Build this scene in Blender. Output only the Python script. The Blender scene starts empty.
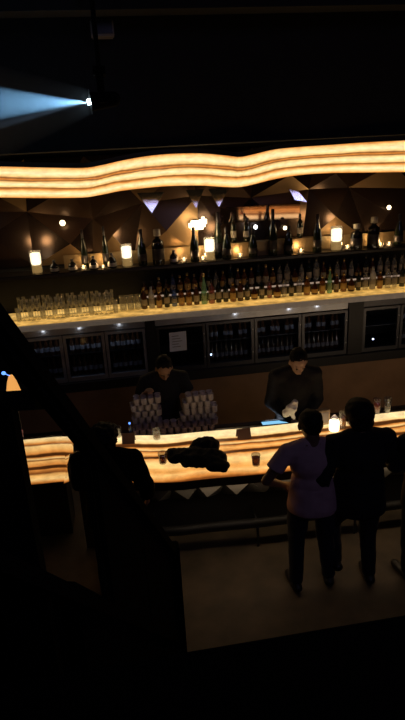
import bpy, bmesh, math, random
from mathutils import Vector, Matrix, noise
random.seed(7)
PI = math.pi
V = Vector
sc = bpy.context.scene
COL = sc.collection

# ------------------------------------------------------------------ camera
PITCH, YAW, ROLL, FPX, CAMH = math.radians(20), math.radians(8), math.radians(3), 560.0, 3.5
F_ = V((math.sin(YAW) * math.cos(PITCH), math.cos(YAW) * math.cos(PITCH), -math.sin(PITCH)))
R0 = V((math.cos(YAW), -math.sin(YAW), 0))
U0 = R0.cross(F_)
R_ = math.cos(ROLL) * R0 - math.sin(ROLL) * U0
U_ = math.sin(ROLL) * R0 + math.cos(ROLL) * U0
CAM = V((0, 0, CAMH))
cd = bpy.data.cameras.new('camera')
cd.sensor_fit = 'VERTICAL'; cd.sensor_height = 36.0
cd.lens = FPX / 720.0 * 36.0
cd.clip_start = 0.05; cd.clip_end = 60
cam = bpy.data.objects.new('camera', cd); COL.objects.link(cam)
M = Matrix((R_, U_, -F_)).transposed().to_4x4(); M.translation = CAM
cam.matrix_world = M
sc.camera = cam


def ray(px, py):
    return F_ + R_ * ((px - 202.5) / FPX) - U_ * ((py - 360) / FPX)


def atZ(px, py, z):
    d = ray(px, py); return CAM + d * ((z - CAMH) / d.z)


def atY(px, py, y):
    d = ray(px, py); return CAM + d * (y / d.y)


# ------------------------------------------------------------------ materials
def new_mat(name):
    m = bpy.data.materials.new(name); m.use_nodes = True
    return m, m.node_tree.nodes, m.node_tree.links


def pbr(name, col, rough=.5, metal=0., spec=.5, var=.0, scale=8., emit=None, estr=0., bump=0.):
    m, N, L = new_mat(name)
    b = N['Principled BSDF']
    b.inputs['Base Color'].default_value = (*col, 1)
    b.inputs['Roughness'].default_value = rough
    b.inputs['Metallic'].default_value = metal
    b.inputs['Specular IOR Level'].default_value = spec
    if emit:
        b.inputs['Emission Color'].default_value = (*emit, 1)
        b.inputs['Emission Strength'].default_value = estr
    if var or bump:
        tc = N.new('ShaderNodeTexCoord'); nz = N.new('ShaderNodeTexNoise')
        nz.inputs['Scale'].default_value = scale; nz.inputs['Detail'].default_value = 5
        L.new(tc.outputs['Object'], nz.inputs['Vector'])
        if var:
            cr = N.new('ShaderNodeValToRGB')
            cr.color_ramp.elements[0].position = .3; cr.color_ramp.elements[1].position = .7
            cr.color_ramp.elements[0].color = (*[c * (1 - var) for c in col], 1)
            cr.color_ramp.elements[1].color = (*[min(1, c * (1 + var)) for c in col], 1)
            L.new(nz.outputs['Fac'], cr.inputs['Fac']); L.new(cr.outputs['Color'], b.inputs['Base Color'])
        if bump:
            bp = N.new('ShaderNodeBump'); bp.inputs['Strength'].default_value = bump
            L.new(nz.outputs['Fac'], bp.inputs['Height']); L.new(bp.outputs['Normal'], b.inputs['Normal'])
    return m


def glass(name, tint=(1, 1, 1), gl=.12, rough=.05, body=0., bodycol=(.8, .8, .8)):
    m, N, L = new_mat(name)
    N.remove(N['Principled BSDF'])
    out = N['Material Output']
    t = N.new('ShaderNodeBsdfTransparent'); t.inputs['Color'].default_value = (*tint, 1)
    g = N.new('ShaderNodeBsdfGlossy'); g.inputs['Roughness'].default_value = rough
    lw = N.new('ShaderNodeLayerWeight'); lw.inputs['Blend'].default_value = .35
    mp = N.new('ShaderNodeMapRange')
    mp.inputs['To Min'].default_value = gl * .5; mp.inputs['To Max'].default_value = min(1, gl * 3.5)
    L.new(lw.outputs['Facing'], mp.inputs['Value'])
    mx = N.new('ShaderNodeMixShader'); L.new(mp.outputs['Result'], mx.inputs['Fac'])
    src = t
    if body:
        d = N.new('ShaderNodeBsdfDiffuse'); d.inputs['Color'].default_value = (*bodycol, 1)
        m2 = N.new('ShaderNodeMixShader'); m2.inputs['Fac'].default_value = body
        L.new(t.outputs[0], m2.inputs[1]); L.new(d.outputs[0], m2.inputs[2]); src = m2
    L.new(src.outputs[0], mx.inputs[1]); L.new(g.outputs[0], mx.inputs[2])
    L.new(mx.outputs[0], out.inputs['Surface'])
    return m


def glow(name, col, s):
    m, N, L = new_mat(name)
    b = N['Principled BSDF']
    b.inputs['Base Color'].default_value = (.05, .05, .05, 1)
    b.inputs['Emission Color'].default_value = (*col, 1)
    b.inputs['Emission Strength'].default_value = s
    return m


def onyx(name, stops, strength, wob=.035, uscale=1.2, mottle=.25, mscale=6., spec=.4, base=(.25, .17, .09)):
    """Backlit banded stone. UV: u metres along the piece, v 0..1 across its section."""
    m, N, L = new_mat(name)
    b = N['Principled BSDF']
    uv = N.new('ShaderNodeUVMap'); uv.uv_map = 'UVMap'
    sp = N.new('ShaderNodeSeparateXYZ'); L.new(uv.outputs['UV'], sp.inputs[0])
    cb = N.new('ShaderNodeCombineXYZ')
    mu = N.new('ShaderNodeMath'); mu.operation = 'MULTIPLY'; mu.inputs[1].default_value = uscale
    L.new(sp.outputs['X'], mu.inputs[0]); L.new(mu.outputs[0], cb.inputs[0])
    mv = N.new('ShaderNodeMath'); mv.operation = 'MULTIPLY'; mv.inputs[1].default_value = 2.2
    L.new(sp.outputs['Y'], mv.inputs[0]); L.new(mv.outputs[0], cb.inputs[1])
    nz = N.new('ShaderNodeTexNoise'); nz.inputs['Scale'].default_value = 1.6; nz.inputs['Detail'].default_value = 4
    nz.inputs['Roughness'].default_value = .55
    L.new(cb.outputs[0], nz.inputs['Vector'])
    s1 = N.new('ShaderNodeMath'); s1.operation = 'SUBTRACT'; s1.inputs[1].default_value = .5
    L.new(nz.outputs['Fac'], s1.inputs[0])
    s2 = N.new('ShaderNodeMath'); s2.operation = 'MULTIPLY_ADD'; s2.inputs[1].default_value = wob * 4
    L.new(s1.outputs[0], s2.inputs[0]); L.new(sp.outputs['Y'], s2.inputs[2])
    cr = N.new('ShaderNodeValToRGB'); els = cr.color_ramp.elements
    els[0].position = stops[0][0]; els[0].color = (*stops[0][1], 1)
    els[1].position = stops[-1][0]; els[1].color = (*stops[-1][1], 1)
    for p, c in stops[1:-1]:
        e = els.new(p); e.color = (*c, 1)
    L.new(s2.outputs[0], cr.inputs['Fac'])
    # cloudy variation of the stone
    n2 = N.new('ShaderNodeTexNoise'); n2.inputs['Scale'].default_value = mscale; n2.inputs['Detail'].default_value = 6
    n2.inputs['Roughness'].default_value = .65
    L.new(uv.outputs['UV'], n2.inputs['Vector'])
    mr = N.new('ShaderNodeMapRange'); mr.inputs['From Min'].default_value = .3; mr.inputs['From Max'].default_value = .7
    mr.inputs['To Min'].default_value = 1 - mottle; mr.inputs['To Max'].default_value = 1 + mottle
    L.new(n2.outputs['Fac'], mr.inputs['Value'])
    ms = N.new('ShaderNodeMath'); ms.operation = 'MULTIPLY'; ms.inputs[1].default_value = strength
    L.new(mr.outputs[0], ms.inputs[0])
    b.inputs['Base Color'].default_value = (*base, 1)
    b.inputs['Roughness'].default_value = .25
    b.inputs['Specular IOR Level'].default_value = spec
    L.new(cr.outputs['Color'], b.inputs['Emission Color']); L.new(ms.outputs[0], b.inputs['Emission Strength'])
    return m


CREAM = (1.0, .62, .22); BRIGHT = (1.0, .82, .44); ORANGE = (.72, .25, .045); BROWN = (.22, .06, .010); DKBR = (.07, .02, .004)
m_canopy = onyx('backlit_banded_onyx', [(0, ORANGE), (.07, CREAM), (.2, BRIGHT), (.29, CREAM), (.34, BROWN), (.39, ORANGE), (.43, BROWN), (.48, CREAM),
                                        (.55, BRIGHT), (.63, CREAM), (.67, BROWN), (.72, ORANGE), (.78, CREAM), (.86, BRIGHT), (.94, CREAM), (1, ORANGE)],
                1.15, wob=.03, uscale=1.1, mottle=.25, mscale=9.)
m_bar = onyx('backlit_bar_onyx', [(0, (1, .74, .36)), (.14, (1, .74, .36)), (.20, CREAM), (.22, BROWN), (.24, DKBR), (.29, DKBR), (.315, ORANGE), (.36, CREAM), (.385, BROWN), (.40, BROWN), (.42, ORANGE),
                                  (.47, (.9, .45, .12)), (.515, ORANGE), (.53, DKBR), (.57, DKBR), (.585, ORANGE), (.65, CREAM), (.74, (1, .55, .17)), (.82, (.85, .36, .08)), (.90, (1, .55, .17)), (.97, ORANGE), (1, BROWN)],
              1.08, wob=.032, uscale=1.3, mottle=.3, mscale=8., spec=.15, base=(.06, .035, .02))
m_barend = onyx('backlit_bar_end_onyx', [(0, (1, .74, .36)), (.06, CREAM), (.10, ORANGE), (.13, BROWN), (.16, CREAM), (.20, (.9, .45, .12)), (.225, ORANGE), (.235, DKBR), (.32, DKBR), (.335, ORANGE), (.36, CREAM),
                                             (.385, BROWN), (.41, (.9, .45, .12)), (.49, ORANGE), (.51, DKBR), (.585, DKBR), (.61, ORANGE), (.70, BROWN), (.76, (.9, .45, .12)), (.88, CREAM), (.96, ORANGE), (1, BROWN)],
                .85, wob=.012, uscale=1.6, mottle=.3, mscale=8., spec=.15, base=(.06, .035, .02))  # dark bands at the tier joints stand in for shade in the gaps
m_shelf = onyx('dim_yellow_onyx', [(0, (.55, .3, .07)), (.25, (.75, .42, .10)), (.45, (.5, .26, .05)), (.7, (.8, .48, .13)), (1, (.6, .33, .08))],
               .95, wob=.12, uscale=2.5, mottle=.75, mscale=5.)
m_edge = pbr('pale_stone_edge', (.50, .44, .36), .45, var=.2, emit=(.8, .62, .45), estr=.07)  # faint emission stands in for light falling on the edge
m_black = pbr('black_lacquer', (.012, .011, .011), .45)
m_blackwood = pbr('black_stained_wood', (.014, .011, .009), .5, var=.3)
m_wallblk = pbr('matt_black_paint', (.010, .010, .012), .8, var=.2)
m_ceil = pbr('black_ceiling_paint', (.008, .008, .010), .85)
m_floor = pbr('dark_concrete', (.066, .047, .028), .65, var=.45, scale=3., bump=.05)
m_panel = pbr('brown_laminate', (.26, .145, .070), .55, var=.15, scale=4)
m_bronze = pbr('dark_bronze_mirror', (.11, .065, .042), .30, metal=.7, bump=.05, scale=3)
m_bronze2 = pbr('lit_bronze_mirror', (.34, .21, .10), .36, metal=.7, bump=.05, scale=3)
m_bronze3 = pbr('smoked_mirror', (.055, .034, .026), .25, metal=.7, bump=.05, scale=3)
m_silver = pbr('hammered_silver_mirror', (.75, .8, .88), .14, metal=1, bump=.9, scale=38)
m_mirror = pbr('clear_mirror', (.80, .58, .52), .05, metal=1)
m_brass = pbr('satin_brass', (.46, .33, .18), .4, metal=.75, bump=.04)
m_steel = pbr('brushed_steel', (.42, .43, .45), .38, metal=.75, var=.12)
m_dksteel = pbr('dark_steel', (.10, .10, .11), .4, metal=1)
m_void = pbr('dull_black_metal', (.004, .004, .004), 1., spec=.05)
m_edgeglow = glow('dim_warm_edge_glow', (1, .70, .50), .32)  # glow added so the step edge reads as lit
m_raildk = pbr('dull_dark_rail', (.03, .028, .026), .6, metal=.6)
m_dkfacet = pbr('shaded_tone_facets', (.035, .03, .026), .35)  # three facet tones put lit and shaded faces into the colour
m_midfacet = pbr('half_lit_tone_facets', (.13, .12, .10), .4)
m_greyfacet = pbr('lit_tone_facets', (.30, .27, .23), .4)
m_pane = glass('cooler_glass', (.78, .82, .9), .05, .04)
m_clear = glass('clear_glassware', (.86, .87, .88), .13, .08, body=.10)
m_clearblue = glass('clear_tumbler_glass', (.72, .72, .78), .15, .12, body=.5, bodycol=(.86, .78, .84))
m_led = glow('led_chip', (.9, .93, 1), 12)
m_candle = glow('candle_glow', (1, .70, .30), 6)
m_flame = glow('tealight_flame', (1, .66, .25), 7)
m_frost = glow('frosted_candle_glass', (1, .80, .48), 4.5)
m_wax = glow('lit_amber_wax', (1, .58, .18), .55)
m_white = glow('bright_wall_glint', (.85, .92, 1), 9)
m_warmspot = glow('warm_wall_glint', (1, .8, .48), 5)
m_screen = glow('cyan_screen', (.25, .62, .95), 1.0)
m_bluedot = glow('blue_indicator', (.55, .68, 1), 6)
m_bluespk = glow('small_blue_light', (.12, .3, 1), 2.)
m_beamlens = glow('beam_lens', (.7, .9, 1), 40)
m_paper = pbr('white_paper', (.82, .86, .92), .7)
m_card = pbr('grey_card', (.16, .12, .10), .6)
m_kraft = pbr('kraft_brown_card', (.30, .20, .12), .7)
m_cloth_w = pbr('white_cotton', (.8, .82, .85), .8)
m_cloth_k = pbr('black_cotton', (.016, .015, .017), .85, var=.3, scale=20)
m_denim = pbr('dark_denim', (.014, .016, .025), .85, var=.3, scale=30)
m_pink = pbr('pale_lilac_cotton', (.46, .29, .34), .85, var=.08, scale=15)
m_jacket = pbr('black_jacket_cloth', (.006, .006, .007), .9)
m_skin = pbr('skin', (.40, .23, .15), .5, var=.08, scale=10)
m_skin2 = pbr('pale_skin', (.52, .34, .25), .5, var=.08, scale=10)
m_skin3 = pbr('brown_skin', (.16, .085, .055), .5, var=.08, scale=10)
m_hair = pbr('dark_hair', (.008, .006, .005), .7, spec=.2, bump=.4, scale=60)
m_eye = pbr('eye', (.05, .04, .04), .2)
m_shoe = pbr('black_leather', (.015, .013, .012), .4)
m_shoew = pbr('pale_shoe', (.35, .33, .30), .6)
m_red = glass('red_drink', (.75, .12, .07), .12, .1, body=.45, bodycol=(.7, .12, .06))
m_amberdrink = glass('amber_drink', (.8, .42, .12), .12, .1, body=.35, bodycol=(.7, .36, .1))
m_lbl = pbr('cream_label', (.36, .32, .27), .6)
m_lbl2 = pbr('grey_label', (.30, .28, .28), .5)
m_lbl3 = pbr('gold_label', (.50, .33, .12), .4)
m_gold = pbr('gold_foil', (.55, .38, .15), .35, metal=1)
m_foil = pbr('dark_foil', (.05, .045, .05), .35, metal=.6)
m_amberlamp = glow('amber_lamp_shade', (.95, .42, .10), .9)
m_pinkglow = glow('dim_pink_glow', (.55, .16, .12), .35)
m_grille = pbr('pale_plastic', (.30, .26, .25), .6)


# ------------------------------------------------------------------ mesh helper
class MB:
    def __init__(self):
        self.bm = bmesh.new(); self.uv = self.bm.loops.layers.uv.new('UVMap')

    def face(self, vs, mi=0, uvs=None, smooth=False):
        try:
            f = self.bm.faces.new(vs)
        except ValueError:
            return None
        f.material_index = mi; f.smooth = smooth
        if uvs:
            for l, u in zip(f.loops, uvs): l[self.uv].uv = u
        return f

    def verts(self, pts):
        return [self.bm.verts.new(p) for p in pts]

    def box(self, a, b, mi=0, bev=0.):
        x0, y0, z0 = a; x1, y1, z1 = b
        v = self.verts([(x0, y0, z0), (x1, y0, z0), (x1, y1, z0), (x0, y1, z0), (x0, y0, z1), (x1, y0, z1), (x1, y1, z1), (x0, y1, z1)])
        fs = [self.face([v[i] for i in q], mi) for q in ((0, 3, 2, 1), (4, 5, 6, 7), (0, 1, 5, 4), (1, 2, 6, 5), (2, 3, 7, 6), (3, 0, 4, 7))]
        if bev:
            es = list({e for f in fs for e in f.edges})
            bmesh.ops.bevel(self.bm, geom=es, offset=bev, segments=2, affect='EDGES')
        return self

    def beam(self, p, q, w, h, mi=0, up=V((0, 0, 1)), bev=0.):
        p, q = V(p), V(q); d = (q - p).normalized(); s = d.cross(up).normalized(); u = s.cross(d)
        v = self.verts([e + s * a * w / 2 + u * b * h / 2 for e in (p, q) for a, b in ((-1, -1), (1, -1), (1, 1), (-1, 1))])
        fs = [self.face([v[i] for i in f], mi) for f in ((0, 1, 2, 3), (7, 6, 5, 4), (0, 4, 5, 1), (1, 5, 6, 2), (2, 6, 7, 3), (3, 7, 4, 0))]
        if bev:
            bmesh.ops.bevel(self.bm, geom=list({e for f in fs for e in f.edges}), offset=bev, segments=2, affect='EDGES')
        return self

    def rings(self, rings, mi=0, cap=True, smooth=True, closed=False):
        vs = [self.verts(r) for r in rings]; n = len(rings[0])
        for a, b in zip(vs[:-1], vs[1:]):
            for i in range(n):
                self.face([a[i], a[(i + 1) % n], b[(i + 1) % n], b[i]], mi, smooth=smooth)
        if cap:
            self.face(vs[0][::-1], mi); self.face(vs[-1], mi)
        return self

    def lathe(self, prof, c=(0, 0, 0), n=14, mi=0, cap=True):
        c = V(c)
        return self.rings([[c + V((r * math.cos(2 * PI * i / n), r * math.sin(2 * PI * i / n), z)) for i in range(n)] for r, z in prof], mi, cap)

    def capsule(self, p, q, r0, r1=None, n=14, hemi=(True, True), flat=1.0, side=None):
        """tapered limb from p to q with round ends; flat squashes it along the second axis"""
        p, q = V(p), V(q); r1 = r0 if r1 is None else r1
        d = q - p; L = d.length
        d = d / L if L > 1e-6 else V((0, 0, 1))
        s = V(side) if side else (d.cross(V((0, 1, 0))) if abs(d.y) < .9 else d.cross(V((1, 0, 0))))
        s = (s - d * s.dot(d)).normalized(); u = d.cross(s)
        prof = []
        if hemi[0]: prof += [(r0 * math.sin(a), -r0 * math.cos(a)) for a in (.15, .5, .85, 1.2)]
        for t in (0, .25, .5, .75, 1): prof.append((r0 + (r1 - r0) * t, L * t))
        if hemi[1]: prof += [(r1 * math.cos(a), L + r1 * math.sin(a)) for a in (.37, .72, 1.07, 1.42)]
        return self.rings([[p + d * z + s * (r * math.cos(2 * PI * i / n)) + u * (r * flat * math.sin(2 * PI * i / n)) for i in range(n)] for r, z in prof])

    def ell(self, c, r, rot=None, n=18, m=12):
        c = V(c); rot = rot or Matrix.Identity(3)
        rs = []
        for j in range(1, m):
            t = PI * j / m
            rs.append([c + rot @ V((r[0] * math.sin(t) * math.cos(2 * PI * i / n), r[1] * math.sin(t) * math.sin(2 * PI * i / n), -r[2] * math.cos(t))) for i in range(n)])
        return self.rings(rs)

    def tube(self, pts, r, n=10, mi=0):
        pts = [V(p) for p in pts]; rs = []
        for i, p in enumerate(pts):
            d = (pts[min(i + 1, len(pts) - 1)] - pts[max(i - 1, 0)]).normalized()
            s = d.cross(V((0, 0, 1))); s = s.normalized() if s.length > .01 else V((1, 0, 0)); u = s.cross(d)
            rs.append([p + s * (r * math.cos(2 * PI * k / n)) + u * (r * math.sin(2 * PI * k / n)) for k in range(n)])
        return self.rings(rs, mi)

    def prism(self, poly, axis, a, b, mi=0):
        """polygon of 2D points extruded along axis from a to b"""
        def P(u, v, t): return {'x': (t, u, v), 'y': (u, t, v), 'z': (u, v, t)}[axis]
        A = self.verts([P(u, v, a) for u, v in poly]); B = self.verts([P(u, v, b) for u, v in poly]); n = len(poly)
        self.face(A[::-1], mi); self.face(B, mi)
        for i in range(n): self.face([A[i], A[(i + 1) % n], B[(i + 1) % n], B[i]], mi)
        return self

    def build(self, name, mat, parent=None, loc=None, norm=True):
        if norm: bmesh.ops.recalc_face_normals(self.bm, faces=self.bm.faces[:])
        me = bpy.data.meshes.new(name)
        org = V(loc) if loc is not None else None
        if org is not None: bmesh.ops.translate(self.bm, vec=-org, verts=self.bm.verts[:])
        self.bm.to_mesh(me); self.bm.free()
        for m in (mat if isinstance(mat, (list, tuple)) else [mat]): me.materials.append(m)
        o = bpy.data.objects.new(name, me); COL.objects.link(o)
        if org is not None: o.location = org
        if parent: o.parent = parent
        return o


def tag(o, label=None, cat=None, group=None, kind=None):
    if label: o['label'] = label
    if cat: o['category'] = cat
    if group: o['group'] = group
    if kind: o['kind'] = kind
    return o


def empty(name, loc, label, cat, group=None, rz=0.):
    o = bpy.data.objects.new(name, None); COL.objects.link(o); o.location = loc; o.rotation_euler.z = rz
    o.empty_display_size = .05
    return tag(o, label, cat, group)


def copy_tree(o, parent=None):
    c = o.copy(); COL.objects.link(c)
    if parent: c.parent = parent
    for ch in list(o.children): copy_tree(ch, c)
    return c


class Proto:
    """first use places the thing itself, later uses place copies"""
    def __init__(self, root): self.root = root; self.used = False

    def put(self, loc, label, group=None, rz=0., s=1.):
        o = copy_tree(self.root) if self.used else self.root
        self.used = True
        o.location = loc; o.rotation_euler = (0, 0, rz); o.scale = (s, s, s) if not isinstance(s, tuple) else s
        o['label'] = label
        if group: o['group'] = group
        elif 'group' in o: del o['group']
        return o


ORD = ['first', 'second', 'third', 'fourth', 'fifth', 'sixth', 'seventh', 'eighth', 'ninth', 'tenth', 'eleventh', 'twelfth', 'thirteenth', 'fourteenth',
       'fifteenth', 'sixteenth', 'seventeenth', 'eighteenth', 'nineteenth', 'twentieth']
ORD += ['twenty-' + w for w in ORD[:9]] + ['thirtieth'] + ['thirty-' + w for w in ORD[:9]] + ['fortieth'] + ['forty-' + w for w in ORD[:9]]

# ------------------------------------------------------------------ setting
XL, XR, YW, ZC = -2.6, 5.6, 7.62, 5.3
MB().box((XL, -1.5, -.1), (XR, YW + .1, 0)).build('floor', m_floor)['kind'] = 'structure'
MB().box((XL, -1.5, ZC), (XR, YW + .1, ZC + .1)).build('ceiling', m_ceil)['kind'] = 'structure'
MB().box((XL - .1, -1.5, 0), (XL, YW, ZC)).build('wall_left', m_wallblk)['kind'] = 'structure'
MB().box((XR, -1.5, 0), (XR + .1, YW, ZC)).build('wall_right', m_wallblk)['kind'] = 'structure'
MB().box((XL, YW, 0), (XR, YW + .1, ZC)).build('wall_back', m_wallblk)['kind'] = 'structure'
# dropped black bulkhead above the glowing band, with two shallow beams
b = MB(); b.box((XL + .01, 6.46, 3.62), (XR - .01, YW - .3, ZC - .01)); b.build('trim_1', m_wallblk)['kind'] = 'structure'
b = MB(); b.box((XL + .01, 5.6, 4.72), (XR - .01, 5.85, ZC - .01)); b.build('trim_2', m_wallblk)['kind'] = 'structure'


def facing_normal(p, target):
    return ((CAM - p).normalized() + (V(target) - p).normalized()).normalized()


WASH = V((2.2, -.8, 4.9))
# faceted mirror cladding: irregular pyramids, one wall surface
b = MB(); rr = random.Random(3)
nx, nz_ = 11, 2
gx = lambda i: XL + .05 + (XR - XL - .1) * i / nx
P = {}
for i in range(nx + 1):
    for j in range(nz_ + 1):
        x, z = gx(i), 2.25 + .66 * j
        if 0 < i < nx: x += rr.uniform(-.2, .2)
        if 0 < j < nz_: z += rr.uniform(-.12, .12)
        P[i, j] = b.bm.verts.new((x, YW - .01 - rr.uniform(0, .03), z))
for i in range(nx):
    for j in range(nz_):
        q = [P[i, j], P[i + 1, j], P[i + 1, j + 1], P[i, j + 1]]
        c = sum((v.co for v in q), V()) / 4
        a = b.bm.verts.new((c.x + rr.uniform(-.12, .12), YW - .03 - rr.uniform(.06, .10), c.z + rr.uniform(-.1, .1)))
        for k in range(4):
            b.face([q[k], q[(k + 1) % 4], a], rr.choice([0, 0, 0, 0, 1, 2, 2, 2]))  # the few tan faces stand in for facets catching light
o = b.build('wall_back_mirror_facets', [m_bronze, m_bronze2, m_bronze3], norm=False); o['kind'] = 'structure'

# hanging triangular silver facets under the band, turned to mirror the added blue wash light
i = 0
for pts, where in (([(137, 193), (164, 192), (152, 213)], 'leftmost, above the square bottle'),
            ([(186, 190), (204, 189), (196, 208)], 'between the other two left of centre'),
            ([(208, 189), (229, 188), (219, 207)], 'just right of the bright wall glint'),
            ([(289, 189), (299, 192), (307, 202), (295, 200)], 'rightmost, above the mirror strip')):
    cp = [atY(x, y, YW - .15) for x, y in pts]; c = sum(cp, V()) / len(cp)
    n = facing_normal(c, WASH)
    # lay the outline in the plane with that normal, through c, centred on the same spots
    top = []
    for x, y in pts:
        d = ray(x, y); t = (c - CAM).dot(n) / d.dot(n); top.append(CAM + d * t)
    b = MB(); A = b.verts(top); B = b.verts([p - n * .02 for p in top]); k = len(pts)
    b.face(A); b.face(B[::-1])
    for q in range(k): b.face([A[q], A[(q + 1) % k], B[(q + 1) % k], B[q]])
    o = b.build('mirror_facet', m_silver, loc=c)
    tag(o, 'blue-white shimmering mirror facet under the glowing band, ' + where, 'mirror', 'silver facets under the glowing band'); i += 1

# tilted copper-pink mirror strip behind the upper shelf (reflects the glowing front bar)
c = atY(261, 213, YW - .15); n = ((CAM - c).normalized() + (V((2.35, 4.32, 1.1)) - c).normalized()).normalized()
cor = []
for x, y in ((221, 208), (300, 203), (300, 218), (221, 224)):
    d = ray(x, y); t = (c - CAM).dot(n) / d.dot(n); cor.append(CAM + d * t)
b = MB(); A = b.verts(cor); B = b.verts([p - n * .02 for p in cor]); b.face(A); b.face(B[::-1])
for q in range(4): b.face([A[q], A[(q + 1) % 4], B[(q + 1) % 4], B[q]])
tag(b.build('mirror_strip', m_mirror, loc=c), 'long pinkish tilted mirror strip on the wall behind the big bottles', 'mirror')

# ------------------------------------------------------------------ glowing canopy band
top_px = [(-40, 166), (0, 166.5), (40, 167.5), (82, 168), (100, 165.5), (120, 161), (145, 156.5), (170, 154), (200, 153.5), (225, 155.5), (240, 157), (255, 154), (275, 149.5), (300, 147), (330, 145), (365, 142.5), (405, 140.5), (460, 138)]
bot_px = [(-40, 198), (0, 197.5), (40, 198), (82, 197.5), (100, 195), (120, 191), (145, 188), (170, 186), (200, 185.5), (225, 187), (240, 187), (255, 184), (275, 179), (300, 175), (330, 173), (365, 172.5), (405, 172), (460, 171)]
wave = [0, .02, .0, -.08, -.06, 0, .05, .07, .04, -.03, -.07, -.03, .03, .06, .06, .04, .02, 0]
canopy = empty('glowing_canopy', (1.0, 6.4, 3.2), 'long wavy glowing onyx band with cream and brown stripes above the back bar', 'light canopy')


def dense(lst, k=5):
    out = []
    n = len(lst)
    for i in range(n - 1):
        p0, p1, p2, p3 = (V((*lst[max(i - 1, 0)], 0)[:3]), V((*lst[i], 0)[:3]), V((*lst[i + 1], 0)[:3]), V((*lst[min(i + 2, n - 1)], 0)[:3]))
        for s in range(k):
            t = s / k
            out.append(.5 * ((2 * p1) + (p2 - p0) * t + (2 * p0 - 5 * p1 + 4 * p2 - p3) * t * t + (3 * p1 - p0 - 3 * p2 + p3) * t ** 3))
    out.append(V((*lst[-1], 0)[:3]))
    return out


tp, bp_, wv = dense(top_px), dense(bot_px), dense([(w, 0) for w in wave])


def canopy_panel(i0, i1):
    b = MB(); prev = None; u = i0 * .08
    for i in range(i0, i1 + 1):
        y = 6.30 + wv[i].x
        T = atY(tp[i].x, tp[i].y, y); Bt = atY(bp_[i].x, bp_[i].y, y)
        rows = []
        for k in range(7):
            v = k / 6
            p = T.lerp(Bt, v); p.y -= .05 * math.sin(PI * v)       # gently bellied section
            rows.append((p, v))
        rows.append((Bt + V((0, .09, .0)), 1.0)); rows.append((T + V((0, .09, 0)), 1.0))
        cur = ([b.bm.verts.new(p) for p, v in rows], [v for p, v in rows], u)
        if prev:
            n = len(rows)
            for k in range(n):
                k2 = (k + 1) % n
                v0, v1 = cur[1][k], cur[1][k2]
                if k == n - 1: v0 = v1 = 0.0
                b.face([prev[0][k], prev[0][k2], cur[0][k2], cur[0][k]], 0 if k < 7 else 1, [(prev[2], v0), (prev[2], v1), (cur[2], v1), (cur[2], v0)], smooth=k < 6)
        else:
            b.face(cur[0], 1)
        prev = cur; u += .08
    b.face(prev[0][::-1], 1)
    return b.build('onyx_panel', [m_canopy, m_black], canopy)


for a, c in ((0, 15), (15, 50), (50, len(tp) - 1)): canopy_panel(a, c).location = -canopy.location
b = MB(); pts = []
for i in range(len(tp)):
    p = atY(tp[i].x, tp[i].y, 6.34 + wv[i].x); pts.append(p)
for i in range(len(pts) - 1):
    p, q = pts[i], pts[i + 1]
    v = b.verts([p + V((0, -.03, .004)), q + V((0, -.03, .004)), q + V((0, -.03, .05)), p + V((0, -.03, .05)), p + V((0, .14, .004)), q + V((0, .14, .004)), q + V((0, .14, .05)), p + V((0, .14, .05))])
    for f in ((0, 1, 2, 3), (3, 2, 6, 7), (4, 7, 6, 5), (0, 4, 5, 1)): b.face([v[k] for k in f])
o = b.build('top_moulding', m_blackwood, canopy); o.location = -canopy.location

# ------------------------------------------------------------------ ceiling fixtures and the blue beam
c = atY(102, 28, 6.2)
t = empty('ceiling_speaker', c, 'small pale grey box fixed high up under the dark ceiling', 'speaker')
MB().box((-.11, -.08, -.08), (.11, .1, .06), bev=.012).build('housing', m_grille, t)
MB().box((-.095, -.09, -.065), (.095, -.078, .045)).build('grille', m_dksteel, t)
MB().box((-.02, -.02, .055), (.02, .02, ZC - c.z)).build('bracket', m_dksteel, t)

HL = atY(88, 102, 5.3)
t = empty('beam_light', HL, 'moving-head spotlight throwing a pale blue beam to the left', 'stage light')
bd = V((-1.0, -.12, -.085)).normalized()
b = MB(); b.capsule(bd * -.22, bd * -.02, .06, .075, hemi=(True, False)); b.build('lamp_head', m_void, t)
b = MB(); b.capsule(bd * -.02, bd * .005, .022, .022, hemi=(False, False)); b.build('lens', m_beamlens, t)
b = MB(); hc = bd * -.12
b.box((hc.x - .03, hc.y - .11, hc.z - .03), (hc.x + .03, hc.y - .085, hc.z + .2)); b.box((hc.x - .03, hc.y + .085, hc.z - .03), (hc.x + .03, hc.y + .11, hc.z + .2))
b.box((hc.x - .05, hc.y - .11, hc.z + .19), (hc.x + .05, hc.y + .11, hc.z + .25)); b.build('yoke', m_void, t)
b = MB(); b.lathe([(.02, hc.z + .25), (.02, ZC - HL.z)], (hc.x, hc.y, 0)); b.build('hanging_pole', m_void, t)
p2 = atY(101, 95, 5.4) - HL
b = MB(); b.ell(p2, (.012, .012, .012)); b.build('status_light', m_bluedot, t)
b = MB(); b.beam(p2 + V((0, .03, 0)), hc + V((0, .09, .1)), .012, .012); b.build('arm', m_black, t)


def spot(name, loc, d, power, angle, col, blend=.15, size=.01):
    l = bpy.data.lights.new(name, 'SPOT'); l.energy = power; l.spot_size = angle; l.spot_blend = blend; l.color = col; l.shadow_soft_size = size
    o = bpy.data.objects.new(name, l); COL.objects.link(o); o.location = loc
    o.rotation_euler = V(d).to_track_quat('-Z', 'Y').to_euler(); return o


def dir_px(px, py, y):
    return (atY(px, py, y) - HL)


spot('beam_main', HL + bd * .02, dir_px(0, 103, 5.1), 1050, math.radians(20.5), (.32, .66, 1.0), .2)
spot('beam_low', HL + bd * .02, dir_px(0, 125.5, 5.1), 300, math.radians(5), (.55, .75, 1.0), .4)
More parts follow.
